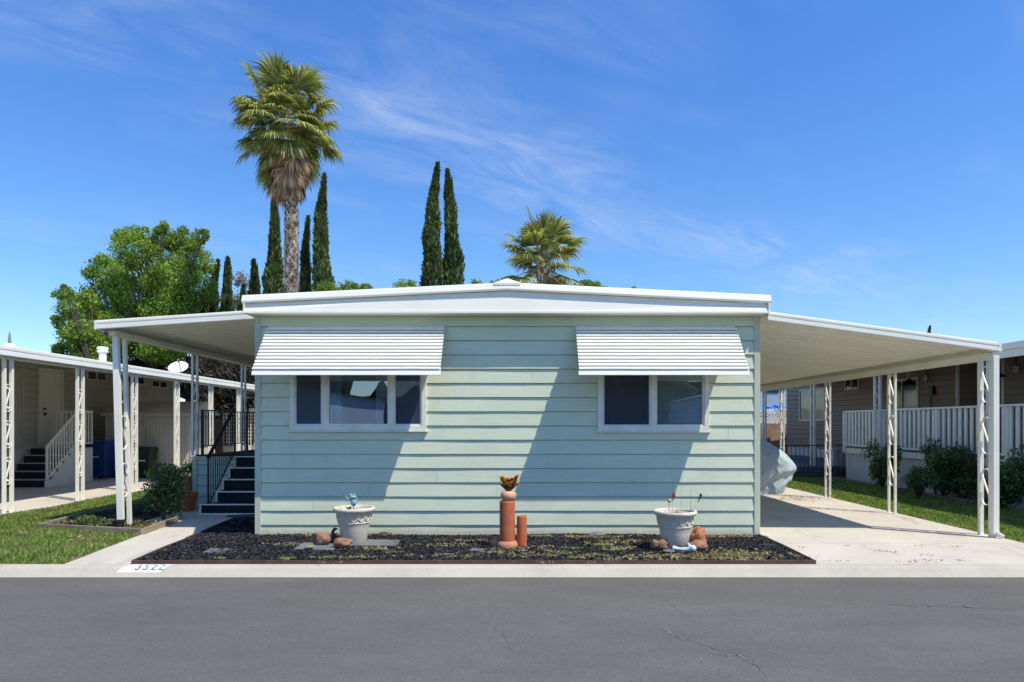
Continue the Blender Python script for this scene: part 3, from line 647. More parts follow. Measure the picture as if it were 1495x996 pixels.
# left porch roof
por = thing('porch_roof', (-5.1, .5, 0), 'white flat porch roof on scroll posts over the left side steps', 'porch roof')
flat_roof(por, -3.86, -6.46, 3.385, 3.215, .5, 15.5, .13)
MB().bar((-6.32, .62, 3.05), (-6.32, 15.4, 3.05), .10, .075).build('beam', M['soffit'], por)
MB().box(-6.45, -6.40, .55, 15.4, 3.012, 3.06).build('gutter', M['grey_metal'], por)
post(por, -6.23, .72, -.02, 3.01, .235, tw=.055, lean=.08, nearw=.085, flip=-1, mat='white', zc=.75)
MB().lathe([(.0, .16), (.075, .16), (.078, .13), (.068, .12), (.07, .0), (0, 0)], (-6.24, .70, -.01), 16).build('drain_boot', M['black_metal'], por)
for y in (3.52, 5.9, 8.3, 10.7): post(por, -6.4, y-.1, 1.03, 3.01, .2, tw=.04, units=2, zc=1.6, mat='white', s_h=.5, pitch=.7)

# ------------------------------------------------------------------ porch deck, steps and rail
deck = thing('porch_deck', (-5.1, 3.5, 0), 'raised porch deck with green lapped skirt beside the home', 'deck')
MB().box(-6.38, -3.86, 3.5, 14.5, .985, 1.03).build('deck_top', M['black_carpet'], deck)
mb = MB(); lapwall(mb, (-6.38, 3.47, 0), (-5.58, 3.47, 0), 0, .95, zref=.02); lapwall(mb, (-6.38, 14.5, 0), (-6.38, 3.47, 0), 0, .95, zref=.02, step=2); mb.build('skirt', M['green_deck'], deck)
MB().box(-6.40, -5.56, 3.44, 3.49, .952, 1.005).box(-6.41, -6.33, 3.43, 3.47, 0, .95).build('skirt_trim', M['green_trim'], deck)
st = thing('porch_steps', (-4.75, 2.35, 0), 'five black carpeted steps with white nosings beside the green wall', 'steps')
for i in range(5):
    y0 = 2.35+i*.278; z0 = i*.203; z1 = z0+.195
    xl = -5.60-(.17 if i == 0 else 0)
    MB().box(xl+.03, -3.87, y0+.012, y0+.30, z0+.03 if i == 0 else z0, z1-.012).build('riser', M['black_carpet'], st)
    nz = MB().box(xl, -3.87, y0-.012, y0+.022, z1-.018, z1+.004).box(xl, xl+.035, y0+.0, y0+.29, max(0, z0-.0), z1-.019)
    if i == 0: nz.box(xl+.035, -3.87, y0-.004, y0+.02, 0, .03)
    nz.build('nosing', M['white'], st)
    MB().box(xl+.036, -3.87, y0+.023, y0+.29, z1-.011, z1+.002).build('tread', M['black_carpet'], st)
MB().add([(x, y, z) for x in (-5.59, -5.56) for y, z in ((2.62, 0), (3.46, 0), (3.46, .8), (2.62, .2))], [(0, 1, 2, 3), (7, 6, 5, 4), (0, 3, 7, 4)]).build('stringer', M['green_trim'], st)
rail = thing('porch_railing', (-6, 3.5, 1.0), 'black wrought iron railing along the porch deck and steps', 'railing')
def picket_rail(a, b, hb, ht, root, sp=.125, tw=.016, posts=True):
    a = Vector(a); b = Vector(b); L = (b-a).length; k = int(L/sp); up = Vector((0, 0, 1))
    MB().bar(a+up*ht, b+up*ht, .03, .018).build('top_rail', M['iron'], root); MB().bar(a+up*hb, b+up*hb, .022, .014).build('bottom_rail', M['iron'], root)
    pk = MB()
    for i in range(1, k):
        p = a+(b-a)*i/k; pk.bar(p+up*hb, p+up*(ht-.008), tw*.8)
    pk.build('picket', M['iron'], root)
    if posts:
        for p in (a, b): MB().bar(p, p+up*(ht+.02), .03).build('rail_post', M['iron'], root)
picket_rail((-6.28, 3.56, 1.03), (-5.63, 3.56, 1.03), .18, .88, rail)
picket_rail((-6.28, 3.60, 1.03), (-6.28, 5.8, 1.03), .18, .88, rail); picket_rail((-6.28, 5.83, 1.03), (-6.28, 12, 1.03), .18, .88, rail)
picket_rail((-5.63, 2.42, .1), (-5.63, 3.52, 1.0), .07, .92, rail, sp=.11, posts=False)
MB().bar((-5.63, 2.40, 0), (-5.63, 2.40, 1.04), .026).build('rail_post', M['iron'], rail)
MB().tube([(-5.63, 2.36, 1.04), (-5.63, 2.45, 1.10), (-5.63, 3.5, 1.95)], .022, 8).build('handrail', M['iron'], rail)
mt = MB().lathe([(0, .015), (.50, .015), (.52, .008), (.52, 0)], (-4.55, 2.12, .006), 32, 1.25, .42); tag(mt.build('doormat', M['mesh']), 'dark oval doormat at the foot of the black steps', 'doormat')

# ------------------------------------------------------------------ left neighbour
nl = thing('neighbour_home', (-15, 7, 0), 'beige mobile home with cream door seen on the far left', 'mobile home')
NX = -13.5
mb = MB(); lapwall(mb, (NX, -3, 0), (NX, 16.8, 0), .97, 3.62, zref=.97, pitch=.2, step=3); lapwall(mb, (NX, 16.8, 0), (-20, 16.8, 0), .97, 3.62, zref=.97, pitch=.2, step=3); mb.build('wall', M['beige_siding'], nl)
mb = MB(); y = -3
while y < 16.8:
    mb.box(NX-.03, NX+.03, y, y+.13, 0, .96); mb.box(NX-.03, NX+.012, y+.13, y+.15, 0, .96); y += .15
mb.build('skirting', M['skirt'], nl)
MB().box(NX, NX+.06, -3, 16.8, .955, .99).build('skirt_rail', M['skirt'], nl)
MB().quad((NX-.01, -3, 3.6), (NX-.01, 16.9, 3.6), (-17.2, 16.9, 4.0), (-17.2, -3, 4.0)).quad((-17.2, -3, 4.0), (-17.2, 16.9, 4.0), (-21, 16.9, 3.6), (-21, -3, 3.6)).build('roof', M['roofwhite'], nl)
def sidewin(root, xw, y0, y1, z0, z1, sgn, fr, gl, split=True, f=.05, name='window'):
    fo = MB(); a, b = sorted((xw+sgn*.012, xw+sgn*.05))
    fo.box(a, b, y0, y1, z0, z0+f); fo.box(a, b, y0, y1, z1-f, z1); fo.box(a, b, y0, y0+f, z0+f, z1-f); fo.box(a, b, y1-f, y1, z0+f, z1-f)
    if split: fo.box(a, b, (y0+y1)/2-.025, (y0+y1)/2+.025, z0+f, z1-f)
    o = fo.build(name, fr, root)
    q = xw+sgn*.02; MB().quad((q, y0+f, z0+f), (q, y1-f, z0+f), (q, y1-f, z1-f), (q, y0+f, z1-f)).build('pane', gl, o); return o
sidewin(nl, NX, 11.35, 12.35, 3.03, 3.32, 1, M['door_cream'], M['dark_glass'], f=.035)
sidewin(nl, NX, 13.5, 14.6, 3.05, 3.33, 1, M['door_cream'], M['dark_glass'], f=.035)
sidewin(nl, NX, 15.1, 16.2, 3.0, 3.28, 1, M['door_cream'], M['dark_glass'], f=.035)
dr = MB().box(NX+.012, NX+.05, 9.28, 10.12, .99, 3.14).build('door', M['door_cream'], nl)
MB().box(NX+.012, NX+.07, 9.19, 9.27, .97, 3.23).box(NX+.012, NX+.07, 10.13, 10.21, .97, 3.23).box(NX+.012, NX+.07, 9.27, 10.13, 3.15, 3.23).build('door_frame', M['door_cream'], dr)
MB().blob((NX+.09, 9.38, 1.93), (.045, .045, .045), 1, 0).build('handle', M['black_metal'], dr); MB().blob((NX+.08, 9.38, 2.08), (.035, .035, .035), 1, 0).build('lock', M['black_metal'], dr)
d2 = MB().box(NX+.012, NX+.035, 7.75, 8.55, 1.0, 3.1).build('storage_door', M['beige_siding'], nl)
MB().box(NX+.012, NX+.05, 7.68, 7.74, 1.0, 3.16).box(NX+.012, NX+.05, 8.56, 8.62, 1.0, 3.16).box(NX+.012, NX+.05, 7.74, 8.56, 3.11, 3.16).build('door_frame', M['shed'], d2)
# patio cover
pc = thing('patio_cover', (-9.5, 4, 0), 'long white patio cover on scroll posts along the beige home', 'patio cover')
MB().quad((-9.3, -4, 3.04), (-9.3, 16.8, 3.04), (NX, 16.8, 3.62), (NX, -4, 3.62)).quad((-9.34, -4, 2.99), (NX, -4, 3.57), (NX, 16.8, 3.57), (-9.34, 16.8, 2.99)).build('roof_panel', M['roofwhite'], pc)
prof = [(0, .02), (.03, .02), (.036, 0), (.036, -.045), (.02, -.055), (.02, -.066), (.036, -.074), (.04, -.15), (.03, -.165), (0, -.165)]
MB().sweep(prof, (-9.3, -4, 3.05), (-9.3, 16.8, 3.0), (1, 0, 0)).build('fascia', M['white_fascia'], pc)
MB().bar((-9.4, -4, 2.88), (-9.4, 16.7, 2.84), .1, .07).build('beam', M['white'], pc)
for i in range(7): post(pc, -9.4, 2.5+i*2.07+.0, 0.0, 2.86, .185, tw=.052, units=3, zc=.78, s_h=.50, pitch=.67, mat='white', curl=True)
# neighbour's steps
ns = thing('side_steps', (-12.6, 8, 0), 'dark carpeted side steps with white slatted railing at the cream door', 'steps')
for i in range(5):
    y0 = 7.72+i*.25; z0 = .0+i*.2
    MB().box(-13.35, -12.29, y0, y0+.27, z0, z0+.185).build('riser', M['black_carpet'], ns)
    MB().box(-13.37, -12.27, y0-.02, y0+.26, z0+.186, z0+.204).build('tread', M['shed'], ns)
pts = [(7.72, 0)]+[q for i in range(5) for q in ((7.72+i*.25, .186+i*.2), (7.97+i*.25, .186+i*.2))]+[(9.68, .986), (9.68, 0)]
mb = MB(); n = len(pts); mb.add([(x, y, z) for x in (-12.28, -12.25) for y, z in pts], [tuple(range(n)), tuple(range(n, 2*n))[::-1]]+[(k, (k+1) % n, n+(k+1) % n, n+k) for k in range(n)]); mb.build('side_panel', M['skirt'], ns)
MB().box(-13.4, -12.2, 8.97, 9.72, .986, 1.02).build('landing', M['black_carpet'], ns)
def wrail(a, b, hb, ht, root, sp, w, mat, px=.04, names=('rail', 'baluster')):
    a = Vector(a); b = Vector(b); k = max(2, int((b-a).length/sp)); up = Vector((0, 0, 1))
    MB().bar(a+up*ht, b+up*ht, px, .05).build('top_rail', mat, root); MB().bar(a+up*hb, b+up*hb, px*.8, .04).build('bottom_rail', mat, root)
    p_ = MB()
    for i in range(k+1):
        p = a+(b-a)*i/k; p_.bar(p+up*(hb+.021), p+up*(ht-.026), w, px*.5, up=(1, 0, 0))
    p_.build(names[1], mat, root)
wrail((-12.26, 7.8, .12), (-12.26, 9.0, 1.05), .1, .95, ns, .13, .035, M['white'])
wrail((-12.26, 9.02, 1.02), (-12.26, 9.66, 1.02), .08, .98, ns, .13, .035, M['white'])
wrail((-13.3, 9.68, 1.02), (-12.3, 9.68, 1.02), .08, .98, ns, .13, .035, M['white'])
for y, z in ((7.78, .2), (8.99, 1.02)): MB().bar((-12.26, y, z), (-12.26, y, z+1.0 if z > 1 else 1.1), .05).build('rail_post', M['white'], ns)
# bins
def bin_(name, x, y, s, mat, label):
    t = thing(name, (x, y, 0), label, 'bin')
    a = [(-.26, -.3), (.26, -.3), (.26, .3), (-.26, .3)]
    mb = MB(); vs = []
    for z, k in ((.06, .8), (.5, .9), (1.0, 1.0), (1.0, 1.06), (1.04, 1.06)): vs += [(x+u*k*s, y+v*k*s, z*s) for u, v in a]
    fs = [(3, 2, 1, 0)]+[(i*4+k, i*4+(k+1) % 4, i*4+4+(k+1) % 4, i*4+4+k) for i in range(4) for k in range(4)]
    mb.add(vs, fs).build('body', mat, t, bevel=.02)
    MB().add([(x+u*1.08*s, y+v*1.08*s, z) for z in (1.042*s,) for u, v in a]+[(x+u*.95*s, y+v*.95*s, 1.12*s) for u, v in a], [(0, 3, 2, 1), (4, 5, 6, 7), (0, 1, 5, 4), (1, 2, 6, 5), (2, 3, 7, 6), (3, 0, 4, 7)]).build('lid', mat, t, bevel=.015)
    MB().bar((x-.25*s, y+.35*s, 1.02*s), (x+.25*s, y+.35*s, 1.02*s), .03).build('handle', mat, t)
    for u in (-.22, .22): MB().tube([(x+u*s-.03, y+.3*s, .1*s), (x+u*s+.03, y+.3*s, .1*s)], .1*s, 14).build('wheel', M['black_metal'], t)
    MB().box(x-.1, x+.1, y-.285*s, y-.283*s, .62*s, .66*s).build('bin_label', M['white'], t)
bin_('wheelie_bin', -12.62, 10.7, 1.04, M['blue_bin'], 'blue wheelie bin standing beside the white sided steps')
bin_('wheelie_bin', -11.35, 10.85, .85, M['dark_bin'], 'dark green wheelie bin in front of the ribbed shed')
# low cabinet + lattice between bin and shed
t = thing('storage_cabinet', (-11.9, 11, 0), 'low grey cabinet with lattice panel above next to the shed', 'cabinet')
MB().box(-12.2, -11.55, 10.9, 11.3, 0, .86).build('body', M['shed'], t); MB().box(-12.25, -11.5, 10.86, 11.34, .862, .90).build('top', M['skirt'], t)
lt = MB()
for i in range(-8, 12):
    for sg in (1, -1):
        a, b = (-12.2+i*.09, 1.0), (-12.2+i*.09+.6*1, 1.6)
        xs0 = max(a[0], -12.2); xe0 = min(b[0], -11.6)
        if xe0 > xs0:
            z0_, z1_ = 1.0+(xs0-a[0]), 1.0+(xe0-a[0])
            if sg < 0: z0_, z1_ = 2.6-z0_, 2.6-z1_
            lt.bar((xs0, 11.2+.006*sg, z0_), (xe0, 11.2+.006*sg, z1_), .02, .006, up=(0, 1, 0))
lt.build('lattice', M['skirt'], t)
# shed
sh = thing('garden_shed', (-11.2, 11.5, 0), 'beige ribbed metal garden shed with low gable roof', 'shed')
mb = MB(); x = -12.9
while x < -10.32: mb.box(x, x+.075, 11.0+.35, 11.38, 0, 2.0).box(x+.075, x+.10, 11.365, 11.38, 0, 2.0); x += .10
mb.box(-12.9, -10.3, 11.381, 13.2, 0, 2.0).build('wall', M['shed'], sh)
MB().add([(x, y, z) for x in (-13.0, -10.2) for y, z in ((11.25, 1.98), (12.3, 2.38), (13.35, 1.98), (13.35, 1.94), (11.25, 1.9))], [(0, 1, 2, 3, 4), (9, 8, 7, 6, 5), (0, 5, 6, 1), (1, 6, 7, 2), (0, 4, 9, 5)]).build('roof', M['shed_roof'], sh)
MB().box(-10.299, -10.27, 11.75, 12.75, .1, 1.8).build('door', M['shed'], sh)
# dish + vents on the patio roof
t = thing('satellite_dish', (-9.45, 8.9, 3.06), 'white oval satellite dish on the edge of the patio cover', 'satellite dish')
mb = MB(); c = W(260, 536, 18.9); nr = Vector((.35, -.75, .55)).normalized(); r_ = nr.cross(Vector((0, 0, 1))).normalized(); u_ = r_.cross(nr)
r_, u_ = (r_*.9-u_*.42).normalized(), (u_*.9+r_*.42).normalized(); vs = [c-nr*.06]; n = 28
for rr, dp in ((.35, .05), (.7, .03), (1, 0)):
    for k in range(n): a = 2*math.pi*k/n; vs.append(c+r_*(math.cos(a)*.27*rr)+u_*(math.sin(a)*.19*rr)-nr*dp)
fs = [(0, 1+k, 1+(k+1) % n) for k in range(n)]+[(1+i*n+k, 1+i*n+n+k, 1+i*n+n+(k+1) % n, 1+i*n+(k+1) % n) for i in range(2) for k in range(n)]
o = mb.add(vs, fs).build('reflector', M['dish'], t, smooth=True); sm = o.modifiers.new('s', 'SOLIDIFY'); sm.thickness = .012
MB().tube([c-nr*.05-u_*.1, c-Vector((0, .0, .25)), (c.x-.02, c.y, 3.04)], .02).build('mast', M['grey_metal'], t)
MB().tube([c-u_*.2, c+nr*.32-u_*.05], .01).tube([c+nr*.28-u_*.05, c+nr*.37-u_*.02], .028).build('feed_arm', M['grey_metal'], t)
t = thing('roof_vent', (-13.5, 12.2, 3.6), 'white round roof vent pipe with flared cap on the beige home', 'roof vent')
MB().lathe([(.11, 0), (.11, .42)], (-13.5, 12.2, 3.58), 20).build('pipe', M['white'], t, smooth=True); MB().lathe([(.15, .38), (.17, .41), (.15, .45), (.14, .47), (.17, .5), (.17, .54), (.14, .565), (0, .57)], (-13.5, 12.2, 3.58), 20).build('cap', M['white'], t)
t = thing('roof_finial', (-15.4, 10.7, 3.7), 'white roof vent cap with thin grey spike at far left', 'roof finial')
MB().lathe([(.24, 0), (.24, .1), (.17, .14), (.16, .25), (.08, .3), (0, .31)], (-15.4, 10.7, 3.78), 16).build('cap', M['white'], t); MB().tube([(-15.4, 10.7, 4.05), (-15.4, 10.7, 4.3), (-15.4, 10.7, 4.45)], [.05, .035, .005]).build('spike', M['grey_metal'], t)

# fence, lattice and white shed behind the porch
t = thing('wood_fence', (-11, 16, 0), 'reddish brown board fence piece behind the scroll posts', 'fence')
for i in range(8): MB().box(-11.6+i*.16, -11.46+i*.16, 16.0, 16.03, 0, 1.75).build('board', M['fence_wood'], t)
t = thing('lattice_screen', (-9.6, 15.2, 0), 'white lattice screen panels behind the porch railing', 'lattice screen')
lt = MB(); x = -10.9
while x < -7.6: lt.bar((x, 15.2, .85), (x, 15.2, 2.05), .045, .02); x += .115
z = .85
while z < 2.1: lt.bar((-10.9, 15.22, z), (-7.6, 15.22, z), .02, .04); z += .13
lt.build('lattice', M['white'], t); MB().box(-10.9, -7.6, 15.2, 15.26, .0, .84).build('panel', M['white'], t); MB().box(-9.9, -7.6, 15.1, 15.3, 2.1, 2.22).build('cap', M['white'], t)

# ------------------------------------------------------------------ right neighbour
RX = 12.3
nr_ = thing('neighbour_home', (14, 10, 0), 'brown mobile home with wall lamps and white deck on the right', 'mobile home')
hl = [(10-0, 10-0, 0, 0)]
mb = MB(); lapwall(mb, (RX, 21.5, 0), (RX, 9.2, 0), .65, 3.5, zref=.65, pitch=.19, step=3)
lapwall(mb, (RX, 7.4, 0), (RX, -4, 0), .65, 3.5, zref=.65, pitch=.19, step=3); lapwall(mb, (RX+.9, 9.2, 0), (RX+.9, 7.4, 0), .65, 3.5, zref=.65, pitch=.19)
lapwall(mb, (RX, 9.2, 0), (RX+.9, 9.2, 0), .65, 3.5, zref=.65, pitch=.19); lapwall(mb, (RX+8, 21.5, 0), (RX, 21.5, 0), .65, 3.5, zref=.65, pitch=.19, step=3)
mb.build('wall', M['brown_siding'], nr_)
MB().box(RX+.02, RX+.06, -4, 21.5, 0, .64).build('skirting', M['skirt'], nr_)
MB().box(RX+.84, RX+.88, 7.55, 8.35, .98, 3.0).build('door', M['skirt'], nr_)
MB().box(RX-.03, RX+.05, 7.34, 7.44, .65, 3.3).build('corner_board', M['skirt'], nr_); MB().box(RX-.03, RX+.03, 9.16, 9.26, .65, 3.3).build('corner_board', M['skirt'], nr_)
sidewin(nr_, RX, 17.5, 20.0, 1.78, 3.15, -1, M['door_cream'], M['pane_dim'], f=.07)
sidewin(nr_, RX, 14.75, 15.8, 2.92, 3.33, -1, M['door_cream'], M['dark_glass'], f=.05)
sidewin(nr_, RX, 11.05, 12.85, 2.1, 3.1, -1, M['door_cream'], M['pane_dim'], f=.07)
MB().quad((RX-.01, -4, 3.5), (RX-.01, 22, 3.5), (16.5, 22, 4.1), (16.5, -4, 4.1)).quad((16.5, -4, 4.1), (16.5, 22, 4.1), (21, 22, 3.5), (21, -4, 3.5)).build('roof', M['shingle'], nr_)
def lamp(y, z):
    base = Vector((RX-.03, y, z))
    o = MB().tube([base+Vector((-.0, 0, .05)), base+Vector((-.04, 0, .05))], .09, 16).build('wall_lamp', M['dish'], nr_)
    MB().tube([base+Vector((-.03, 0, .05))]+[base+Vector((-.07-.28*math.sin(a)*.9-.05*k, 0, .05+.17*math.sin(a*1.0)))for k, a in enumerate(np.linspace(.2, 2.2, 7))]+[base+Vector((-.52, 0, -.02))], .016, 8).build('arm', M['dish'], o)
    MB().lathe([(.05, .1), (.07, .06), (.1, .03), (.22, -.06), (.23, -.075)], base+Vector((-.52, 0, -.07)), 24).build('lamp_shade', M['black_metal'], o, smooth=True)
    MB().tube([base+Vector((-.01, 0, .1)), base+Vector((-.01, 0, .55))], .012).build('conduit', M['black_metal'], o)
lamp(10.65, 2.98); lamp(6.9, 2.95)
MB().box(RX-.12, RX-.02, 10.2, 10.42, 2.5, 2.78).build('meter_box', M['black_metal'], nr_, bevel=.02)
MB().tube([(RX-.06, 10.36, 2.5), (RX-.06, 10.36, 1.4)], .018).build('conduit', M['black_metal'], nr_)
rc = thing('patio_cover', (9.6, 5, 0), 'white patio cover beam and posts in front of the brown home', 'patio cover')
MB().quad((9.5, -5, 3.17), (9.5, 19, 3.17), (RX, 19, 3.5), (RX, -5, 3.5)).quad((9.6, -5, 3.1), (9.6, 19, 3.1), (RX, 19, 3.43), (RX, -5, 3.43)).build('roof_panel', M['shingle'], rc)
MB().box(9.44, 9.5, -5, 19, 2.93, 3.19).box(9.38, 9.435, -5, 19, 3.08, 3.2).build('fascia', M['white_fascia'], rc)
for y in (-.1, 4.15, 8.35, 12.4, 16.8): post(rc, 9.6, y-.13, 0, 2.95, .26, tw=.06, units=3, zc=.9, mat='old_white')
# fence of wide pickets on the raised deck
dk = thing('neighbour_deck', (11, 5, 0), 'white slatted deck railing and skirt before the brown home', 'deck')
MB().box(9.78, RX, -3, 10.5, .86, .94).build('deck_top', M['shed'], dk)
mb = MB(); y = -3
while y < 10.5: mb.box(9.82, 9.85, y, y+.14, .0, .78); mb.box(9.83, 9.85, y+.14, y+.16, 0, .78); y += .16
mb.build('skirting', M['skirt'], dk)
MB().box(9.70, 9.80, -3, 10.5, 1.99, 2.035).build('top_rail', M['white'], dk); MB().box(9.73, 9.77, -3, 10.5, 1.0, 1.05).build('bottom_rail', M['white'], dk); MB().box(9.76, 9.81, -3, 10.5, .79, .93).build('rim_board', M['white'], dk)
mb = MB(); y = -2.9
while y < 10.5: mb.box(9.735, 9.765, y, y+.095, 1.051, 1.985); y += .195
mb.build('baluster', M['white'], dk)
for y in (10.45, 8.2, 5.9, 3.6, 1.3, -1): MB().box(9.70, 9.79, y, y+.09, .8, 1.98).build('rail_post', M['white'], dk)
mb = MB(); y = .7     # end rail across
wrail((9.75, 10.5, .95), (RX-.1, 10.5, .95), .08, 1.06, dk, .17, .08, M['white'], names=('end_rail', 'end_baluster'))
# iron fence
fe = thing('iron_fence', (9.3, 11.2, 0), 'low black iron fence with a gate beside the lawn', 'fence')
def ifence(x0, x1, y, h0, h1):
    MB().bar((x0, y, h1), (x1, y, h1), .03).build('top_rail', M['iron'], fe); MB().bar((x0, y, h0), (x1, y, h0), .025).build('bottom_rail', M['iron'], fe)
    pk = MB(); k = int((x1-x0)/.125)
    for i in range(1, k): x = x0+(x1-x0)*i/k; pk.bar((x, y, h0), (x, y, h1), .016)
    pk.build('picket', M['iron'], fe)
ifence(8.25, 9.55, 11.4, .12, .98); ifence(9.75, 10.7, 11.2, .1, 1.0)
for x, y, h in ((8.2, 11.4, 1.02), (9.55, 11.35, 1.05), (9.68, 11.3, 1.15), (10.72, 11.2, 1.08)): MB().bar((x, y, 0), (x, y, h), .06).build('fence_post', M['iron'], fe)
tag(MB().box(10.05, 10.75, 11.9, 12.5, 0, .82).box(10.02, 10.78, 11.87, 12.53, .821, .85).build('storage_box', M['skirt'], bevel=.01), 'white storage box behind the black iron fence', 'box')
tag(flat('ramp', [(8.2, 11.6), (12.2, 11.6), (12.2, 20), (8.2, 20)], .3, M['shingle'], .3), kind='structure')
# bright things seen past the far end of the carport
t = thing('garden_wall', (12.3, 23, 0), 'tan brick garden wall at the far end of the drive', 'wall')
MB().box(9.0, 15, 23, 23.25, 0, 1.68).build('wall', M['brick'], t)
for x in (11.8, 12.75, 13.5): MB().box(x, x+.28, 22.93, 23.0, 0, 1.4).build('pier', M['fence_wood'], t)
t = thing('lattice_fence', (12, 23.1, 1.7), 'white lattice fence topped by bright blue tarp behind the drive', 'lattice fence')
lt = MB()
for i in range(40):
    x = 9.2+i*.16
    lt.bar((x, 23.08, 1.69), (x+.7, 23.08, 2.39), .05, .02, up=(0, 1, 0)).bar((x, 23.12, 2.39), (x+.7, 23.12, 1.69), .05, .02, up=(0, 1, 0))
lt.build('lattice', M['white'], t)
tag(MB().blob((11.7, 24, 2.3), (1.1, .6, .3), 4, .4, 16, 8).blob((13.2, 24.2, 2.3), (.8, .6, .25), 7, .4, 16, 8).build('blue_tarp', M['blue_tarp']), 'crumpled bright blue tarp behind the white lattice fence', 'tarp')
t = thing('far_home', (13, 28, 0), 'pale blue grey house wall at the far end of the carport', 'house')
MB().box(9.5, 20, 28, 30, 0, 4.1).build('wall', M['far_wall'], t); MB().box(13.55, 14.4, 27.96, 27.99, 3.4, 3.75).build('window', M['navy'], t)
MB().box(9.3, 20.2, 27.8, 30.2, 4.1, 4.3).build('roof', M['skirt'], t)

# covered motorcycle
mb = MB(); zs = np.array([0, .05, .1, .16, .23, .3, .38, .46, .54, .62, .7, .78, .86, .94, 1.02, 1.1, 1.17, 1.23, 1.28, 1.32, 1.35]); n = 120
xM = np.interp(zs, [0, .06, .3, .5, .65, .8, 1.1, 1.3, 1.35], [6.17, 6.22, 6.40, 6.53, 6.52, 6.42, 6.05, 5.75, 5.5]); xm = np.interp(zs, [0, .5, .8, 1.0, 1.3, 1.35], [4.3, 4.15, 4.35, 4.75, 5.3, 5.48])
yh = np.interp(zs, [0, .3, .6, 1.0, 1.3, 1.35], [.34, .42, .42, .36, .2, .02]); vs = []
from mathutils import noise as mn
for z, a, b, h in zip(zs, xM, xm, yh):
    for k in range(n):
        an = 2*math.pi*k/n; ca, sa = math.cos(an), math.sin(an); q = abs(ca)**1.0
        x_ = (a+b)/2+(a-b)/2*ca; c_ = z-.55*x_+.12*math.sin(x_*3); rid = lambda v: 1-abs(mn.noise(v))*4
        fold = (.07*rid(Vector((c_*3.4, x_*.5, 1)))+.03*rid(Vector((c_*9, x_*.9+sa, 5)))+.02*math.sin(an*9+2))*min(1, (1.37-z)*2.2)
        sag = .03*math.sin(z*7+an*3)
        cx, rx = (a+b)/2, (a-b)/2
        vs.append((cx+(rx+fold*.8)*ca, 6.3+(h+fold)*math.copysign(abs(sa)**.75, sa), z+(sag*.6 if .1 < z < 1.2 else 0)))
m_ = len(zs); fs = [(i*n+k, i*n+(k+1) % n, (i+1)*n+(k+1) % n, (i+1)*n+k) for i in range(m_-1) for k in range(n)]+[tuple((m_-1)*n+k for k in range(n))]
o = mb.add(vs, fs).build('covered_motorcycle', M['tarp'], smooth=True); tag(o, 'motorcycle under a pale blue grey fabric cover in the carport', 'motorcycle'); ss = o.modifiers.new('s', 'SUBSURF'); ss.levels = ss.render_levels = 1

# ------------------------------------------------------------------ planter pots
def planter(x, y, label):
    t = thing('planter', (x, y, .03), label, 'planter', 'cream planters on the mulch bed')
    prof = [(0, 0), (.155, 0), (.165, .012), (.195, .20), (.212, .275), (.216, .283), (.214, .292), (.233, .40), (.25, .42), (.272, .432), (.282, .45), (.28, .475), (.265, .485), (.245, .482), (.238, .46), (.23, .42), (0, .415)]
    b = MB().lathe([(r, z) for r, z in prof], (x, y, .03), 48).build('pot', M['planter'], t, smooth=True)
    rl = MB()
    for k in range(14):
        for sg in (1, -1):
            pts = []
            for i in range(9):
                u = i/8; a = 2*math.pi*(k+sg*u*1.0)/14; z = .30+.10*u; r = .2165+.0205*(z-.3)/.1*.9+.0015
                pts.append((x+r*math.cos(a), y+r*math.sin(a), z+.03))
            rl.tube(pts, [.002]+[.007]*7+[.002], 6)
    rl.tube([(x+.2155*math.cos(2*math.pi*k/40), y+.2155*math.sin(2*math.pi*k/40), .03+.283) for k in range(41)], .006, 6)
    rl.build('relief', M['planter'], b, smooth=True)
    MB().lathe([(.232, 0), (.12, .015), (0, .02)], (x, y, .462), 24).build('potting_soil', M['soil'], t)
    return t
planter(-2.235, -.72, 'cream lattice patterned planter on the left below the wide window')
planter(2.03, -1.08, 'cream lattice patterned planter on the right beside orange rocks')
# contents, left
t = thing('frog_ornament', (-2.24, -.76, .47), 'blue green glazed ornament standing in the left planter', 'ornament')
o = MB().blob((-2.235, -.76, .585), (.042, .038, .055), 1, .08, 14, 10).build('body', M['succ_blue'], t, smooth=True)
MB().blob((-2.24, -.775, .655), (.048, .04, .028), 2, .1, 14, 8).blob((-2.265, -.785, .685), (.015, .015, .017)).blob((-2.215, -.785, .685), (.015, .015, .017)).build('head', M['succ_blue'], t, smooth=True)
MB().tube([(-2.2, -.76, .61), (-2.16, -.78, .65), (-2.15, -.78, .68)], .012).tube([(-2.27, -.76, .61), (-2.31, -.78, .63), (-2.34, -.78, .66)], .012).build('arm', M['succ_blue'], t, smooth=True)
MB().tube([(-2.235, -.76, .46), (-2.235, -.76, .54)], .007).build('stake', M['grey_metal'], t)
def rosette(name, c, n, L, mat, label, cat, up=.6, wid=.22):
    a = rng.random(n)*6.28; d = np.stack([np.cos(a), np.sin(a), up+rng.random(n)*.8], 1); d = unit(d); l = L*(.6+.5*rng.random((n, 1)))
    b = unit(np.cross(d, np.array([[0, 0, 1.]])))
    return tag(quads(name, np.array(c)+d*l/2, d*l/2, b*l*wid/2, mat, None, .2), label, cat)
rosette('succulent', (-2.31, -.72, .475), 16, .1, M['succ_green'], 'small spiky green succulent in the left planter', 'succulent')
wires = [(-2.36, .93), (-2.33, .86), (-2.1, .88), (-2.05, .83), (-2.4, .72)]
t = thing('wire_stakes', (-2.2, -.7, .47), 'thin wire stakes rising from the left planter', 'garden stakes')
for x, z in wires: MB().tube([(x*.6-2.23*.4, -.68, .46), (x, -.68, .7), (x+.01, -.68, z*.86)], .0016, 5).build('stake', M['grey_metal'], t)
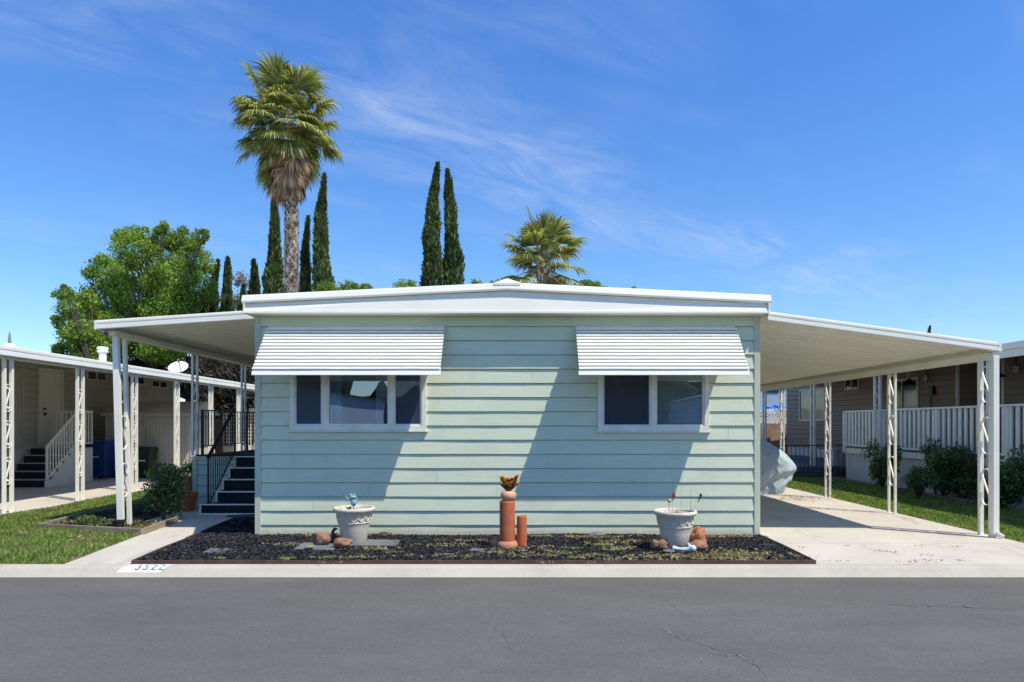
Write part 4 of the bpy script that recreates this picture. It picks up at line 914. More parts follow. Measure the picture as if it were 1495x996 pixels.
# contents, right
t = thing('garden_stakes', (2.0, -1.1, .47), 'thin stakes with red and amber ornaments in the right planter', 'garden stakes')
MB().tube([(1.99, -1.08, .46), (2.0, -1.08, .78), (1.985, -1.08, 1.05)], .002, 5).tube([(1.95, -1.1, .46), (1.945, -1.1, .62)], .003).tube([(2.24, -1.05, .46), (2.24, -1.05, .78), (2.37, -1.05, .70)], .002, 5).tube([(2.1, -1.05, .46), (2.13, -1.05, .95)], .0015, 5).build('stake', M['grey_metal'], t)
MB().blob((2.012, -1.09, .71), (.018, .014, .05), 3, .2).build('red_ornament', M['red_glass'], t, smooth=True)
MB().blob((1.955, -1.1, .64), (.026, .02, .026), 3, .3).build('amber_ornament', M['amber'], t, smooth=True)
MB().blob((2.375, -1.05, .71), (.018, .016, .02)).add([(2.36, -1.05, .7), (2.385, -1.05, .7), (2.345, -1.05, .62), (2.33, -1.05, .61)], [(0, 1, 2, 3)]).build('bird_ornament', M['dark_bin'], t)
rosette('succulent', (2.07, -1.02, .47), 14, .05, M['dark_leaf'], 'tiny dark plant in the right planter', 'succulent')
rosette('succulent', (1.89, -1.12, .47), 10, .06, M['succ_green'], 'small grey green plant at the left rim of the right planter', 'succulent')
# rocks
def rock(c, r, mat, seed, label, amp=.35):
    o = MB().blob(c, r, seed, amp, 20, 14, 1.9).build('rock', mat, smooth=True); tag(o, label, 'rock', 'rocks around the planters')
rock((-2.60, -.93, .115), (.105, .09, .09), M['rock'], 1, 'round red brown rock left of the left planter', .15)
rock((-2.30, -1.08, .085), (.12, .09, .075), M['rock'], 5, 'low red brown rock in front of the left planter', .2)
rock((1.80, -1.2, .085), (.115, .09, .085), M['rock'], 9, 'dark brown rock left of the right planter', .25)
rock((2.32, -1.12, .13), (.10, .08, .14), M['rock_orange'], 13, 'bright orange upright rock right of the right planter', .45)
rock((2.27, -1.27, .085), (.13, .08, .07), M['rock'], 17, 'low reddish rock in front of the orange rock', .2)
rock((-.30, -1.02, .08), (.07, .06, .08), M['terra_pink'], 21, 'small pinkish rock left of the tall terracotta pipe', .3)
rock((1.1, -.2, .05), (.13, .06, .045), M['paver'], 23, 'flat dark stone near the wall between pipes and planter', .3)
rock((-1.93, -.2, .05), (.1, .05, .04), M['bark'], 25, 'small brown stone near the wall right of the left planter', .4)
t = thing('ceramic_goose', (-2.47, -.8, .05), 'black curved necked goose figurine behind the round rock', 'figurine')
MB().blob((-2.47, -.82, .09), (.06, .05, .07), 2, .1).tube([(-2.49, -.82, .14), (-2.5, -.82, .19), (-2.47, -.83, .235), (-2.43, -.84, .235)], [.028, .022, .022, .012]).build('body', M['black_metal'], t, smooth=True)
t = thing('ceramic_figurine', (2.08, -1.4, .04), 'white and blue ceramic animal figurine lying before the right planter', 'figurine')
MB().tube([(1.93, -1.38, .08), (2.02, -1.4, .065), (2.1, -1.42, .065), (2.17, -1.43, .08)], [.03, .022, .03, .045], 12).blob((2.17, -1.43, .08), (.05, .045, .045), 3, .1).tube([(2.14, -1.42, .1), (2.11, -1.42, .15), (2.13, -1.42, .17)], [.022, .015, .006]).build('body', M['white_glaze'], t, smooth=True)
tag(MB().lathe([(0, .02), (.07, .02), (.075, .01), (.06, 0)], (1.86, -1.47, .045), 20).build('stone_dish', M['paver']), 'small dark round dish in front of the right planter', 'dish')
tag(MB().lathe([(0, .02), (.055, .02), (.06, .01), (.05, 0)], (-2.68, -1.25, .06), 20).build('stone_dish', M['straw']), 'small yellow round dish on the left grey paver', 'dish')
# terracotta pipes
t = thing('terracotta_pipe', (-.155, -1.1, .03), 'tall terracotta drain pipe standing on end as a pot stand', 'pipe')
MB().lathe([(0, .62), (.085, .62), (.098, .615), (.1, .6), (.1, .09)], (-.155, -1.08, .02), 32).build('shaft', M['terra'], t, smooth=True)
MB().lathe([(.1, .10), (.118, .09), (.132, .065), (.138, .03), (.13, 0), (0, 0)], (-.155, -1.08, .02), 32).build('collar', M['terra_pink'], t, smooth=True)
t = thing('terracotta_pipe', (.035, -.98, .03), 'short terracotta drain pipe standing right of the tall one', 'pipe')
MB().lathe([(0, .385), (.05, .385), (.056, .41), (.064, .41), (.066, .40), (.066, 0)], (.035, -.98, .02), 28).build('shaft', M['terra'], t, smooth=True)
t = thing('succulent_pot', (-.14, -1.08, .64), 'round peach pot with orange succulent on the tall terracotta pipe', 'potted plant')
MB().lathe([(0, 0), (.07, .0), (.095, .025), (.105, .06), (.1, .095), (.08, .12), (.05, .125), (.045, .11), (0, .11)], (-.14, -1.08, .642), 28).build('pot', M['peach'], t, smooth=True)
Ps = []; As = []; Bs = []; stems = MB()
for k in range(46):
    tip = np.array([-.135+rng.uniform(-.11, .11), -1.08+rng.uniform(-.05, .05), .80+rng.uniform(0, .11)]); tip[2] += .3*abs(tip[0]+.14)
    stems.tube([(-.14, -1.08, .75), tip], .006, 5)
    a = rng.random(11)*6.28; d = unit(np.stack([np.cos(a), np.sin(a), .3+.9*rng.random(11)], 1)); L = .046*(.7+.5*rng.random((11, 1)))
    Ps.append(tip+d*L/2); As.append(d*L/2); Bs.append(unit(np.cross(d, [[0, 0, 1.]]))*L*.42)
quads('succulent', np.concatenate(Ps), np.concatenate(As), np.concatenate(Bs), M['succ_orange'], t); stems.build('stem', M['bark'], t)

# ------------------------------------------------------------------ left planter bed
t = thing('planter_bed', (-6.8, 1, 0), 'timber edged planting bed around the front porch post', 'planting bed')
MB().bar((-7.5, .65, .045), (-5.56, .10, .045), .04, .1).bar((-5.56, .12, .045), (-5.72, 1.45, .045), .04, .1).bar((-7.52, .68, .03), (-7.72, 2.3, .04), .04, .09).bar((-7.72, 2.3, .03), (-7.15, 6.4, .04), .04, .09).build('border', M['timber'], t)
flatbed = [(-7.5, .66), (-5.58, .12), (-5.72, 1.4), (-6.35, 1.4), (-6.43, 6.4), (-7.15, 6.4), (-7.7, 2.3)]
mb = MB(); mb.add([(x, y, .02) for x, y in flatbed], [tuple(range(len(flatbed)))]); mb.build('soil', M['soil'], t)
P = scatter(flatbed, 9000); n = len(P); Pc = np.concatenate([P, .025+.02*rng.random((n, 1))], 1); a = randdir(n); a[:, 2] *= .3; b = unit(np.cross(a, randdir(n))); s = .012+.02*rng.random((n, 1))
q = quads('bark_chips', Pc, unit(a)*s, b*s*.5, M['bare'], t); q['kind'] = 'stuff'
def plant(name, clumps, n, size, mat, label, cat, trunkpts=None, group=None, hang=.1, aspect=.55, shell=.3, tr=.012):
    base = min((c[0][2]-c[1][2]) for c in clumps); c0 = clumps[0][0]
    t = thing(name, (c0[0], c0[1], 0), label, cat, group)
    leafcloud('foliage', clumps, n, size, mat, t, hang, shell, aspect)
    sm = MB()
    for c, r in clumps:
        root = Vector((c0[0], c0[1], 0)); e = Vector(c); mid = root.lerp(e, .5)+Vector((random.uniform(-.05, .05), 0, .03)); sm.tube([root, mid, e], [tr*1.6, tr, tr*.5], 6)
        for _ in range(3): sm.tube([mid, e+Vector(((random.random()-.5)*r[0]*1.3, (random.random()-.5)*r[1], (random.random()-.3)*r[2]))], [tr*.8, tr*.3], 5)
    sm.build('stem', M['bark'], t); return t
rb = [((-6.1+dx, 1.75+dy, z), (r, r, r*1.05)) for dx, dy, z, r in ((0, 0, .45, .26), (-.2, .1, .6, .2), (.2, 0, .5, .2), (.05, .1, .82, .17), (-.12, 0, .95, .09), (.25, .1, .72, .12), (-.25, 0, .33, .2), (.18, 0, .22, .2))]
plant('rose_bush', rb, 1700, .055, M['rose_leaf'], 'dark leafy rose bush in the bed behind the porch post', 'rose bush')
plant('low_plants', [((-6.75, .75, .12), (.2, .14, .12)), ((-6.55, .7, .1), (.17, .12, .1)), ((-6.95, .95, .09), (.2, .12, .07)), ((-7.2, .95, .06), (.2, .1, .04))], 700, .05, M['succ_green'], 'low leafy plants at the front of the timber edged bed', 'plants')
plant('low_plants', [((-5.85, .5, .05), (.2, .16, .04)), ((-5.75, .9, .05), (.1, .25, .04))], 500, .035, M['weed'], 'pale weeds in the corner of the timber edged bed', 'plants')
# spiky plant + pots
rosette('spiky_plant', (-6.42, 2.75, .1), 60, .5, M['rose_leaf'], 'dark spiky strap leaved plant beside the big terracotta pot', 'spiky plant', up=1.0, wid=.06)
def potplant(x, y, r, h, label, mat, lm, z0=0, foli=None, n=400, size=.06, flowers=False):
    t = thing('potted_plant', (x, y, z0), label, 'potted plant')
    MB().lathe([(0, 0), (r*.72, 0), (r*.95, h*.82), (r*1.06, h*.82), (r*1.08, h), (r*.96, h), (r*.93, h*.9), (0, h*.88)], (x, y, z0), 28).build('pot', mat, t, smooth=False)
    if foli: leafcloud('foliage', foli, n, size, lm, t, .1, .2, .7)
    if flowers: leafcloud('flowers', [((x-.06, y-.1, z0+h+.16), (.1, .08, .07))], 60, .05, M['pink'], t, 0, .3, .9)
    return t
potplant(-6.75, 3.3, .22, .35, 'terracotta pot spilling bright green leaves behind the rose bush', M['terra'], M['ivy_leaf'], .12, [((-6.85, 3.2, .66), (.3, .25, .18)), ((-6.65, 3.2, .58), (.2, .2, .14))], 700, .07)
potplant(-6.3, 2.95, .2, .34, 'large dark terracotta pot standing against the green deck skirt', M['terra'], M['dark_leaf'])
potplant(-7.65, 5.7, .2, .32, 'brick red pot with pink flowers beside the deck', M['terra_pink'], M['ivy_leaf'], .0+.12, [((-7.55, 5.7, .62), (.22, .2, .16))], 350, .06, True)

# ------------------------------------------------------------------ right shrubs
def shrub(px, pyt, pyb, d, wpx, mat, n, label, size=.06, extra=()):
    c = W(px, (pyt+pyb)/2, d); rw = wpx*d/2000; rh = (pyb-pyt)*d/2000; cl = []
    for i in range(11):
        a = random.random()*6.28; q = random.uniform(.25, .72)
        cl.append(((c.x+math.cos(a)*rw*q, c.y+math.sin(a)*rw*q*.8, max(rh*.3, c.z+random.uniform(-.6, .62)*rh)), (rw*random.uniform(.42, .62), rw*random.uniform(.42, .62), rh*random.uniform(.36, .52))))
    cl += list(extra)
    plant('shrub', cl, n, size, mat, label, 'shrub', group='shrubs along the neighbour deck')
shrub(1291, 640, 712, 17.0, 48, M['rose_leaf'], 3800, 'tall narrow dark shrub beside the iron fence')
shrub(1392, 652, 728, 14.9, 84, M['rose_leaf'], 10500, 'broad dark rounded shrub in the middle of the right bed')
shrub(1345, 672, 724, 14.6, 44, M['rose_leaf'], 1900, 'smaller shrub with pale sunlit leaves left of the broad shrub', .055)
shrub(1468, 672, 742, 13.1, 66, M['rose_leaf'], 6000, 'dark shrub at the right edge of the photo')
shrub(1360, 632, 668, 15.6, 34, M['rose_leaf'], 320, 'thin airy rose stems rising above the broad shrub', .05)
shrub(1492, 640, 700, 13.0, 40, M['rose_leaf'], 500, 'loose leafy stems at the far right edge behind the dark shrub', .05)

# ------------------------------------------------------------------ trees
def broadtree(name, blobs, d, n, size, mat, label, cat='tree', group=None, trunk_px=None, spread=1., shell=.45):
    cl = []
    for px, py, rpx in blobs:
        c = W(px, py, d+random.uniform(-1.3, 1.3)*spread); r = rpx*d/1000
        cl.append(((c.x, c.y, c.z), (r, r, r*.85)))
        for _ in range(5):
            v = Vector((random.gauss(0, 1), random.gauss(0, 1), random.gauss(0, 1))).normalized()*r*.85
            cl.append(((c.x+v.x, c.y+v.y, c.z+v.z), (r*.38, r*.38, r*.32)))
    if name == 'tree_top':
        for c_, r_ in list(cl):
            cl += [((c_[0]+random.uniform(-.5, .5), c_[1]+random.uniform(-.4, .4), c_[2]-dz), (max(r_[0], .35)*1.5, max(r_[1], .35)*1.5, max(r_[2], .35)*1.3)) for dz in (.6, 1.3)]
    bx = trunk_px or sum(b[0] for b in blobs)/len(blobs); base = W(bx, 620, d); base.z = 0
    t = thing(name, base, label, cat, group)
    leafcloud('crown', cl, n, size, mat, t, .15, shell, .45)
    mb = MB(); top = Vector((base.x, base.y, min(c[0][2] for c in cl)*.8+.4))
    mb.tube([base, base.lerp(top, .5)+Vector((.1, 0, 0)), top], [.22, .17, .12], 10)
    for c, r in cl[::2]: e = Vector(c); mb.tube([top, top.lerp(e, .5)+Vector((0, 0, .3)), e], [.08, .04, .01], 6)
    mb.build('trunk', M['bark'], t); return t
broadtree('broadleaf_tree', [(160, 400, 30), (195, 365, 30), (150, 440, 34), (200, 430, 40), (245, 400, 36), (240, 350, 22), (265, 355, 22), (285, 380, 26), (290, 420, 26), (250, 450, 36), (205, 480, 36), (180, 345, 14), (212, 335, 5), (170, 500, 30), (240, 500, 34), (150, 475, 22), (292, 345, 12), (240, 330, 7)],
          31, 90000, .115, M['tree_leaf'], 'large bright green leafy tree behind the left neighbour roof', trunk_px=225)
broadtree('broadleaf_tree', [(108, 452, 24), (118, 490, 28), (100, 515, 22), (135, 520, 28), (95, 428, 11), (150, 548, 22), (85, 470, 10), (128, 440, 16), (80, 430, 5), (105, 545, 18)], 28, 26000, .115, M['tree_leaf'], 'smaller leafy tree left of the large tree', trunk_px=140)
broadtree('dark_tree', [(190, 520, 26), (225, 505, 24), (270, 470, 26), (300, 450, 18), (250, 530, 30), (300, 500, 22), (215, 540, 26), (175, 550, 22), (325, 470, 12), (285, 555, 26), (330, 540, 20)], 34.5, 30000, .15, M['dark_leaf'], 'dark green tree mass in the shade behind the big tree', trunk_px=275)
def thicket(px0, px1, pyt, d, label):
    a = W(px0, pyt, d); b = W(px1, pyt, d); t = thing('dry_thicket', ((a.x+b.x)/2, a.y, 0), label, 'thicket')
    n = 26000; P = np.stack([a.x+(b.x-a.x)*rng.random(n), a.y+rng.normal(0, .5, n), rng.random(n)**.8*(a.z+.3*rng.normal(size=n))], 1)
    dd = randdir(n); dd[:, 2] -= .9; dd = unit(dd); s = .1+.16*rng.random((n, 1))
    quads('twigs', P, dd*s, unit(np.cross(dd, randdir(n)))*.022, M['bare'], t)
    mb = MB()
    for i in range(9): x = a.x+(b.x-a.x)*(i+.5)/9; mb.tube([(x, a.y+.2, 0), (x+random.uniform(-.3, .3), a.y+.2, a.z*.8)], [.09, .03], 7)
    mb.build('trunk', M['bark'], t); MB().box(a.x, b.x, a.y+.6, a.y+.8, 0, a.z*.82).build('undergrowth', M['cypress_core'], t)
thicket(296, 392, 520, 29, 'dark brown dry thicket behind the porch posts')
def cypress(px, pyt, d, wpx, label, n=9000, top_bend=0):
    tip = W(px, pyt, d); H = tip.z; r0 = wpx*d/2000*1.04; sd = px*1.37; t = thing('cypress_tree', (tip.x, tip.y, 0), label, 'cypress', 'narrow cypress trees behind the homes')
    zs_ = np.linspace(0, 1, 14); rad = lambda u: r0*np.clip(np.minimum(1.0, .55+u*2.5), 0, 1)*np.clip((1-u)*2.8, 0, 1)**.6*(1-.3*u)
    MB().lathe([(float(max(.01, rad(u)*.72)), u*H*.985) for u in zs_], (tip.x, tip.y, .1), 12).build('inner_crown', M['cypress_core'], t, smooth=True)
    u = rng.random(n); a = rng.random(n)*6.28
    vis = u > .3; u = np.where(vis, u, .3+.7*rng.random(n))
    u = np.minimum(u, .998)
    lump = 1+.17*np.sin(a*2+u*23+sd)+.15*np.sin(a*3-u*41+sd*2)+.12*np.sin(a*5-u*71+px)+.11*rng.normal(size=n)
    rr = rad(u)*lump*(.82+.28*rng.random(n)); bend = .18*np.sin(u*5+sd)*u+.25*np.sin(sd)*np.clip(u-.85, 0, 1)*4
    P = np.stack([tip.x+rr*np.cos(a)+bend, tip.y+rr*np.sin(a), u*H+.1], 1)
    dd = np.stack([np.cos(a)*.45, np.sin(a)*.45, np.full(n, 1.)], 1)+.35*rng.normal(size=(n, 3)); dd = unit(dd); s = .09+.10*rng.random((n, 1))
    quads('foliage', P, dd*s, unit(np.cross(dd, randdir(n)))*s*.38, M['cypress'], t)
    MB().tube([(tip.x, tip.y, -.02), (tip.x, tip.y, H*.3)], [.2, .1], 8).build('trunk', M['bark'], t)
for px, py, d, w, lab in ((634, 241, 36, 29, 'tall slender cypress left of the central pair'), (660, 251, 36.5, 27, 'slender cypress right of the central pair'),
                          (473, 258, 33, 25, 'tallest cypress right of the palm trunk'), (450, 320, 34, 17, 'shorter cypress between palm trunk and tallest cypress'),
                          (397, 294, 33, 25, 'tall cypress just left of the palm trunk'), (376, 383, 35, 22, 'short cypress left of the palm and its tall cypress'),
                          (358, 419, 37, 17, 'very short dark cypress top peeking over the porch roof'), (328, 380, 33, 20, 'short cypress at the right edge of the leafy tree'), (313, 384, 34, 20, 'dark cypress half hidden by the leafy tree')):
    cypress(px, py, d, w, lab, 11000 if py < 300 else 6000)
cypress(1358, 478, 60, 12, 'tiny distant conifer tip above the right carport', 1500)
broadtree('pale_tree', [(352, 408, 14), (350, 440, 20), (440, 425, 14), (405, 435, 12), (330, 440, 14), (385, 440, 12)], 46, 3600, .16, M['gum_leaf'], 'pale brownish sparse tree far behind the porch roof', shell=.2)
for bl, lab in (([(480, 424, 18), (510, 420, 17), (533, 424, 13), (465, 432, 12)], 'bright lime green tree top right of the palm trunk'), ([(590, 420, 18)], 'small green tree top left of the central cypress pair'),
                ([(700, 418, 14), (722, 416, 12)], 'small green tree top left of the roof ridge'), ([(816, 420, 16), (838, 424, 14)], 'green tree top below the short palm'), ([(862, 418, 16), (876, 424, 12)], 'green tree top right of the short palm'),
                ([(912, 424, 6), (925, 422, 7)], 'tiny green tree top far right of the ridge')):
    broadtree('tree_top', [(x, y+4, r) for x, y, r in bl], 33 if '590' in str(bl) else 31, 15000*len(bl), .12, M['lime_leaf'] if 'lime' in lab else M['tree_leaf'], lab, 'tree', 'tree tops over the roof', spread=.2)

def fan(origin, d, L, mat_pts, droop, pet, seg=34, spread=2.0, tipdroop=.5, wfac=.05):
    """one fan frond: petiole direction d, returns arrays of quads"""
    o = np.array(origin); d = np.array(d)/np.linalg.norm(d); up = np.array([0, 0, 1.])
    side = np.cross(d, up); side /= np.linalg.norm(side)+1e-6; nrm = np.cross(side, d)
    hub = o+d*pet-up*droop*pet*.25; out = []
    for i in range(seg):
        a = (i/(seg-1)-.5)*2*spread; dr = d*math.cos(a)+side*math.sin(a); l = L*(.75+.25*math.cos(a*.7))*random.uniform(.88, 1.06)
        w = l*wfac; pv = np.cross(dr, nrm); fold = (1 if i % 2 else -1)*.25
        pv = pv+nrm*fold; p0 = hub; pts = [hub]
        cur = dr.copy()
        for k, (fr, dp) in enumerate(((.38, .08), (.30, .22), (.32, .9))):
            cur = cur-up*(droop*.35+tipdroop)*dp*random.uniform(.7, 1.2); cur = cur/np.linalg.norm(cur)
            p0 = p0+cur*l*fr; pts.append(p0)
        ws = [w*.15, w*.95, w*.62, w*.05]
        out.append((pts, [pv*x for x in ws]))
    return hub, out
def fanmesh(name, fr, mat, parent):
    V = []; F = []
    for segs in fr:
        for pts, ws in segs:
            k = len(V)
            for p, w in zip(pts, ws): V.append(p-w); V.append(p+w)
            for i in range(3): F.append((k+2*i, k+2*i+1, k+2*i+3, k+2*i+2))
    return MB().add(V, F).build(name, mat, parent)
def palm(cx, cy, zc, L, pet, nf, label, trunk_r=0, trunk_top=None, skirt=0, elev=(-50, 80), seg=32, droop=.5, cat='palm'):
    t = thing('fan_palm', (cx, cy, 0), label, cat)
    if trunk_r:
        m_ = 30; mb = MB(); mb.tube([(cx+.12*math.sin(i/m_*2), cy, trunk_top*i/m_) for i in range(m_+1)], [trunk_r*(1.15-.25*i/m_)*.86 for i in range(m_+1)], 20); mb.build('trunk', M['palm_trunk'], t, smooth=True)
        V = []; F = []; rows = int(trunk_top/.13)
        for i in range(rows):
            z = i*.13; u = z/trunk_top; rr = trunk_r*(1.15-.25*u); ox = cx+.12*math.sin(u*2)
            for k in range(13):
                a = 2*math.pi*(k+.5*(i % 2)+random.uniform(-.2, .2))/13; ca, sa = math.cos(a), math.sin(a); w = .08*random.uniform(.7, 1.2); h = .15*random.uniform(.8, 1.25)
                tx, ty = -sa, ca; tw = random.uniform(-.06, .06)
                r0, r1 = rr*.9, rr*random.uniform(1.0, 1.16); q = len(V)
                V += [(ox+ca*r0-tx*w, cy+sa*r0-ty*w, z), (ox+ca*r0+tx*w, cy+sa*r0+ty*w, z), (ox+ca*r1+tx*(w*.5+tw), cy+sa*r1+ty*(w*.5+tw), z+h), (ox+ca*r1-tx*(w*.5-tw), cy+sa*r1-ty*(w*.5-tw), z+h)]
                F.append((q, q+1, q+2, q+3))
        MB().add(V, F).build('leaf_boots', M['palm_boot'], t)
    green = []; dead = []; pm = MB()
    for i in range(nf):
        u = (i+.5)/nf; el = R(elev[0]+(elev[1]-elev[0])*u**.9+random.uniform(-9, 9)); az = i*2.39996+random.uniform(-.5, .5)
        d = (math.cos(az)*math.cos(el), math.sin(az)*math.cos(el), math.sin(el)); o = (cx+d[0]*.12-(.22*u if L > 1.05 else 0), cy+d[1]*.12, zc-.5+.7*u)
        pe = pet*random.choice((.3, .6, .85, 1.05, 1.15))*random.uniform(.85, 1.1)*(1.0-.12*u); hub, fr = fan(o, d, L*random.uniform(.85, 1.1), None, droop*(1.1-u*.5), pe, seg, random.uniform(1.3, 2.1), random.uniform(.5, .95) if u < .8 else .4)
        (dead if (el < R(dead_below)) else green).append(fr); pm.tube([o, tuple(hub)], [.028, .014], 5)
    fanmesh('fronds', green, M['palm_leaf'], t); pm.build('petioles', M['petiole'], t)
    if skirt:
        for i in range(skirt):
            az = random.random()*6.28; u = random.random(); z = zc-.5-u*skirt_len; rr = .1+.35*(1-abs(u-.35))
            d = (math.cos(az)*rr, math.sin(az)*rr, -1); o = (cx+math.cos(az)*trunk_r*.9, cy+math.sin(az)*trunk_r*.9, z)
            hub, fr = fan(o, d, L*random.uniform(.75, 1.0), None, .3, pet*.35, 16, random.uniform(.35, .75), .4, .05); dead.append(fr)
    if dead: fanmesh('dead_fronds', dead, M['palm_dead'], t)
    return t
skirt_len = 1.6; dead_below = -55
D = 28; c = W(414, 195, D)
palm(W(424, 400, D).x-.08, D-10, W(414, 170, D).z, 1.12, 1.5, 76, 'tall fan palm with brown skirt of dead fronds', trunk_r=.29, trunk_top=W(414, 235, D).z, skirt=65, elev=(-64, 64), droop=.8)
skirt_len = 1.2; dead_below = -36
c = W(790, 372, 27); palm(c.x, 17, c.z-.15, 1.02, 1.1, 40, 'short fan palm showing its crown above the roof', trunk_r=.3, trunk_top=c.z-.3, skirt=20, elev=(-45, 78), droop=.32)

# ------------------------------------------------------------------ land behind the camera seen only in the window glass
hm = MB(); xs_ = np.linspace(-200, 200, 41)
for a, b in zip(xs_[:-1], xs_[1:]):
    h = lambda x: 5+3.5*math.sin(x*.021+1)+1.2*math.sin(x*.09)
    hm.quad((b, -120, -.2), (a, -120, -.2), (a, -132, h(a)), (b, -132, h(b)))
    hm.quad((b, -132, h(b)), (a, -132, h(a)), (a, -150, -.2), (b, -150, -.2))
tag(hm.build('hills', M['hill']), kind='structure')
ob = MB()
for x0, x1, y, h in ((-17, -9.5, -24, 3.2), (-3.2, 4.2, -24.5, 3.1), (10.5, 18, -24, 3.2)):
    ob.box(x0, x1, y-14, y, -.13, h); xm_ = (x0+x1)/2
    ob.add([(x0-.3, y+.3, h+.01), (xm_, y+.3, h+.7), (x1+.3, y+.3, h+.01), (x0-.3, y-14, h+.01), (xm_, y-14, h+.7), (x1+.3, y-14, h+.01)], [(0, 2, 1), (3, 4, 5), (0, 1, 4, 3), (1, 2, 5, 4), (0, 3, 5, 2)])
tag(ob.build('houses_across_road', M['far_wall']), kind='structure')
om = MB()
for i in range(46):
    x = -40+i*1.75+random.uniform(-.5, .5); om.blob((x, -41+random.uniform(-2, 2), random.uniform(1.5, 3.4)), (random.uniform(1.2, 2.6), 1.6, random.uniform(1.6, 3.4)), i, .35, 10, 7)
tag(om.build('distant_hedge', M['cypress_core'], smooth=True), kind='structure')

# ------------------------------------------------------------------ sky, sun, camera
sun_dir = Vector((.87, -.605, 1.72)).normalized()
w = bpy.data.worlds.new('World'); bpy.context.scene.world = w; w.use_nodes = True; nt = w.node_tree; nt.nodes.clear()
sky = N(nt, 'ShaderNodeTexSky'); sky.sky_type = 'NISHITA'; sky.sun_disc = False; sky.sun_elevation = math.asin(sun_dir.z); sky.sun_rotation = math.atan2(sun_dir.x, sun_dir.y)
sky.air_density = 1.0; sky.dust_density = .3; sky.ozone_density = 2.0
hs = N(nt, 'ShaderNodeHueSaturation'); hs.inputs['Saturation'].default_value = 1.12; hs.inputs['Value'].default_value = 1.0; nt.links.new(sky.outputs[0], hs.inputs['Color'])
tc = N(nt, 'ShaderNodeTexCoord'); sp = N(nt, 'ShaderNodeSeparateXYZ'); nt.links.new(tc.outputs['Generated'], sp.inputs[0])
def math_(op, a, b=None):
    n = N(nt, 'ShaderNodeMath'); n.operation = op
    for s, v in ((n.inputs[0], a), (n.inputs[1], b)):
        if v is None: continue
        if hasattr(v, 'is_linked'): nt.links.new(v, s)
        else: s.default_value = v
    return n.outputs[0]
zc_ = math_('MAXIMUM', math_('ADD', sp.outputs[2], .12), .02)
cb = N(nt, 'ShaderNodeCombineXYZ'); nt.links.new(math_('DIVIDE', sp.outputs[0], zc_), cb.inputs[0]); nt.links.new(math_('DIVIDE', sp.outputs[1], zc_), cb.inputs[1])
def cl(scale, rot, st, loc, lo, hi, dist=.6, det=8):
    mp = N(nt, 'ShaderNodeMapping'); mp.inputs['Rotation'].default_value = (0, 0, rot); mp.inputs['Scale'].default_value = st; mp.inputs['Location'].default_value = loc; nt.links.new(cb.outputs[0], mp.inputs[0])
    n = N(nt, 'ShaderNodeTexNoise', i_Scale=scale, i_Detail=det, i_Roughness=.62, i_Distortion=dist); nt.links.new(mp.outputs[0], n.inputs['Vector']); return ramp(nt, n.outputs['Fac'], [(lo, 0.), (hi, 1.)])
cs = N(nt, 'ShaderNodeSeparateXYZ'); nt.links.new(cb.outputs[0], cs.inputs[0])
def dot2(ax, ay, c): return math_('ADD', math_('ADD', math_('MULTIPLY', cs.outputs[0], ax), math_('MULTIPLY', cs.outputs[1], ay)), c)
S_ = dot2(.8, .6, 0.); T_ = dot2(-.6, .8, -1.558)       # along / across the long cirrus band
def nz(sx, sy, off, sc_, det, dist):
    c2 = N(nt, 'ShaderNodeCombineXYZ'); nt.links.new(math_('MULTIPLY', S_, sx), c2.inputs[0]); nt.links.new(math_('MULTIPLY', T_, sy), c2.inputs[1]); c2.inputs[2].default_value = off
    n = N(nt, 'ShaderNodeTexNoise', i_Scale=sc_, i_Detail=det, i_Roughness=.65, i_Distortion=dist); nt.links.new(c2.outputs[0], n.inputs['Vector']); return n.outputs['Fac']
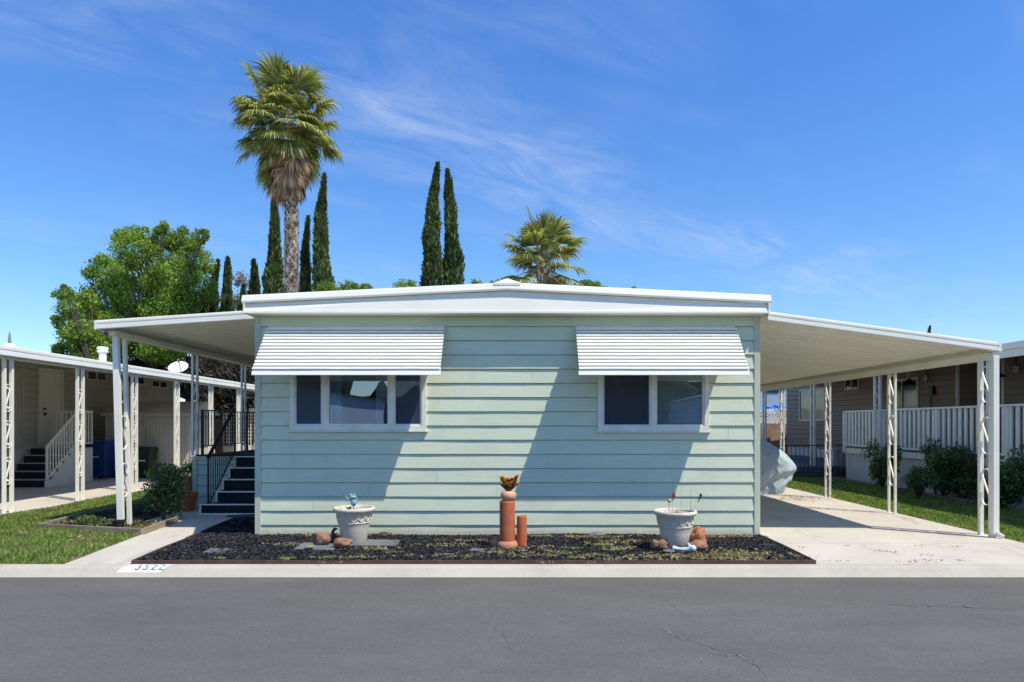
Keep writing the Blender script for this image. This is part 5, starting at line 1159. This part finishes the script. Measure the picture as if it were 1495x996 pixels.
wob = nz(1, 1, 3., 1.1, 3, .3); dist_ = math_('ABSOLUTE', math_('ADD', T_, math_('MULTIPLY', math_('SUBTRACT', wob, .5), 1.5)))
band = ramp(nt, dist_, [(.02, 1.), (.42, 0.)])
fibre = ramp(nt, nz(.8, 2.3, 0., 2.6, 9, 1.1), [(.36, 0.), (.74, 1.)])
cut = ramp(nt, nz(1, 1, 8., 1.6, 4, .4), [(.38, 0.), (.58, 1.)])
other = math_('MULTIPLY', ramp(nt, nz(.6, 1.3, 5., 1.0, 3, .4), [(.52, 0.), (.7, 1.)]), math_('MULTIPLY', fibre, .7))
cloud = math_('MAXIMUM', math_('MULTIPLY', math_('MULTIPLY', band, fibre), cut), math_('MULTIPLY', other, .75))
el = ramp(nt, sp.outputs[2], [(.0, (1.0, 1.06, 1.12)), (.12, (.84, 1.05, 1.24)), (.5, (.66, 1.03, 1.5)), (1, (.62, 1.02, 1.5))])
skyt = mix(nt, 1., hs.outputs[0], el, 'MULTIPLY')
skyc = mix(nt, math_('MULTIPLY', cloud, .45), skyt, (4.6, 5.3, 6.6))
bg = N(nt, 'ShaderNodeBackground'); bg.inputs[1].default_value = .15; nt.links.new(skyc, bg.inputs[0])
wo = N(nt, 'ShaderNodeOutputWorld'); nt.links.new(bg.outputs[0], wo.inputs[0])
sl = bpy.data.lights.new('sun', 'SUN'); sl.energy = 5.0; sl.angle = R(.5); sl.color = (1, .93, .80)
so = bpy.data.objects.new('sun', sl); C.objects.link(so); so.rotation_euler = sun_dir.to_track_quat('Z', 'Y').to_euler(); so.location = (8, -6, 20)
cam = bpy.data.cameras.new('camera'); co = bpy.data.objects.new('camera', cam); C.objects.link(co); co.location = (0, -10, EYE); co.rotation_euler = (R(90), 0, 0)
cam.sensor_width = 36; cam.lens = 36*1000/1495; cam.shift_x = -10.5/1495; cam.shift_y = 122/1495; cam.clip_end = 800
sc = bpy.context.scene; sc.camera = co
sc.view_settings.view_transform = 'Standard'; sc.view_settings.look = 'None'; sc.view_settings.exposure = 0
sc.render.resolution_x = 1024; sc.render.resolution_y = 682
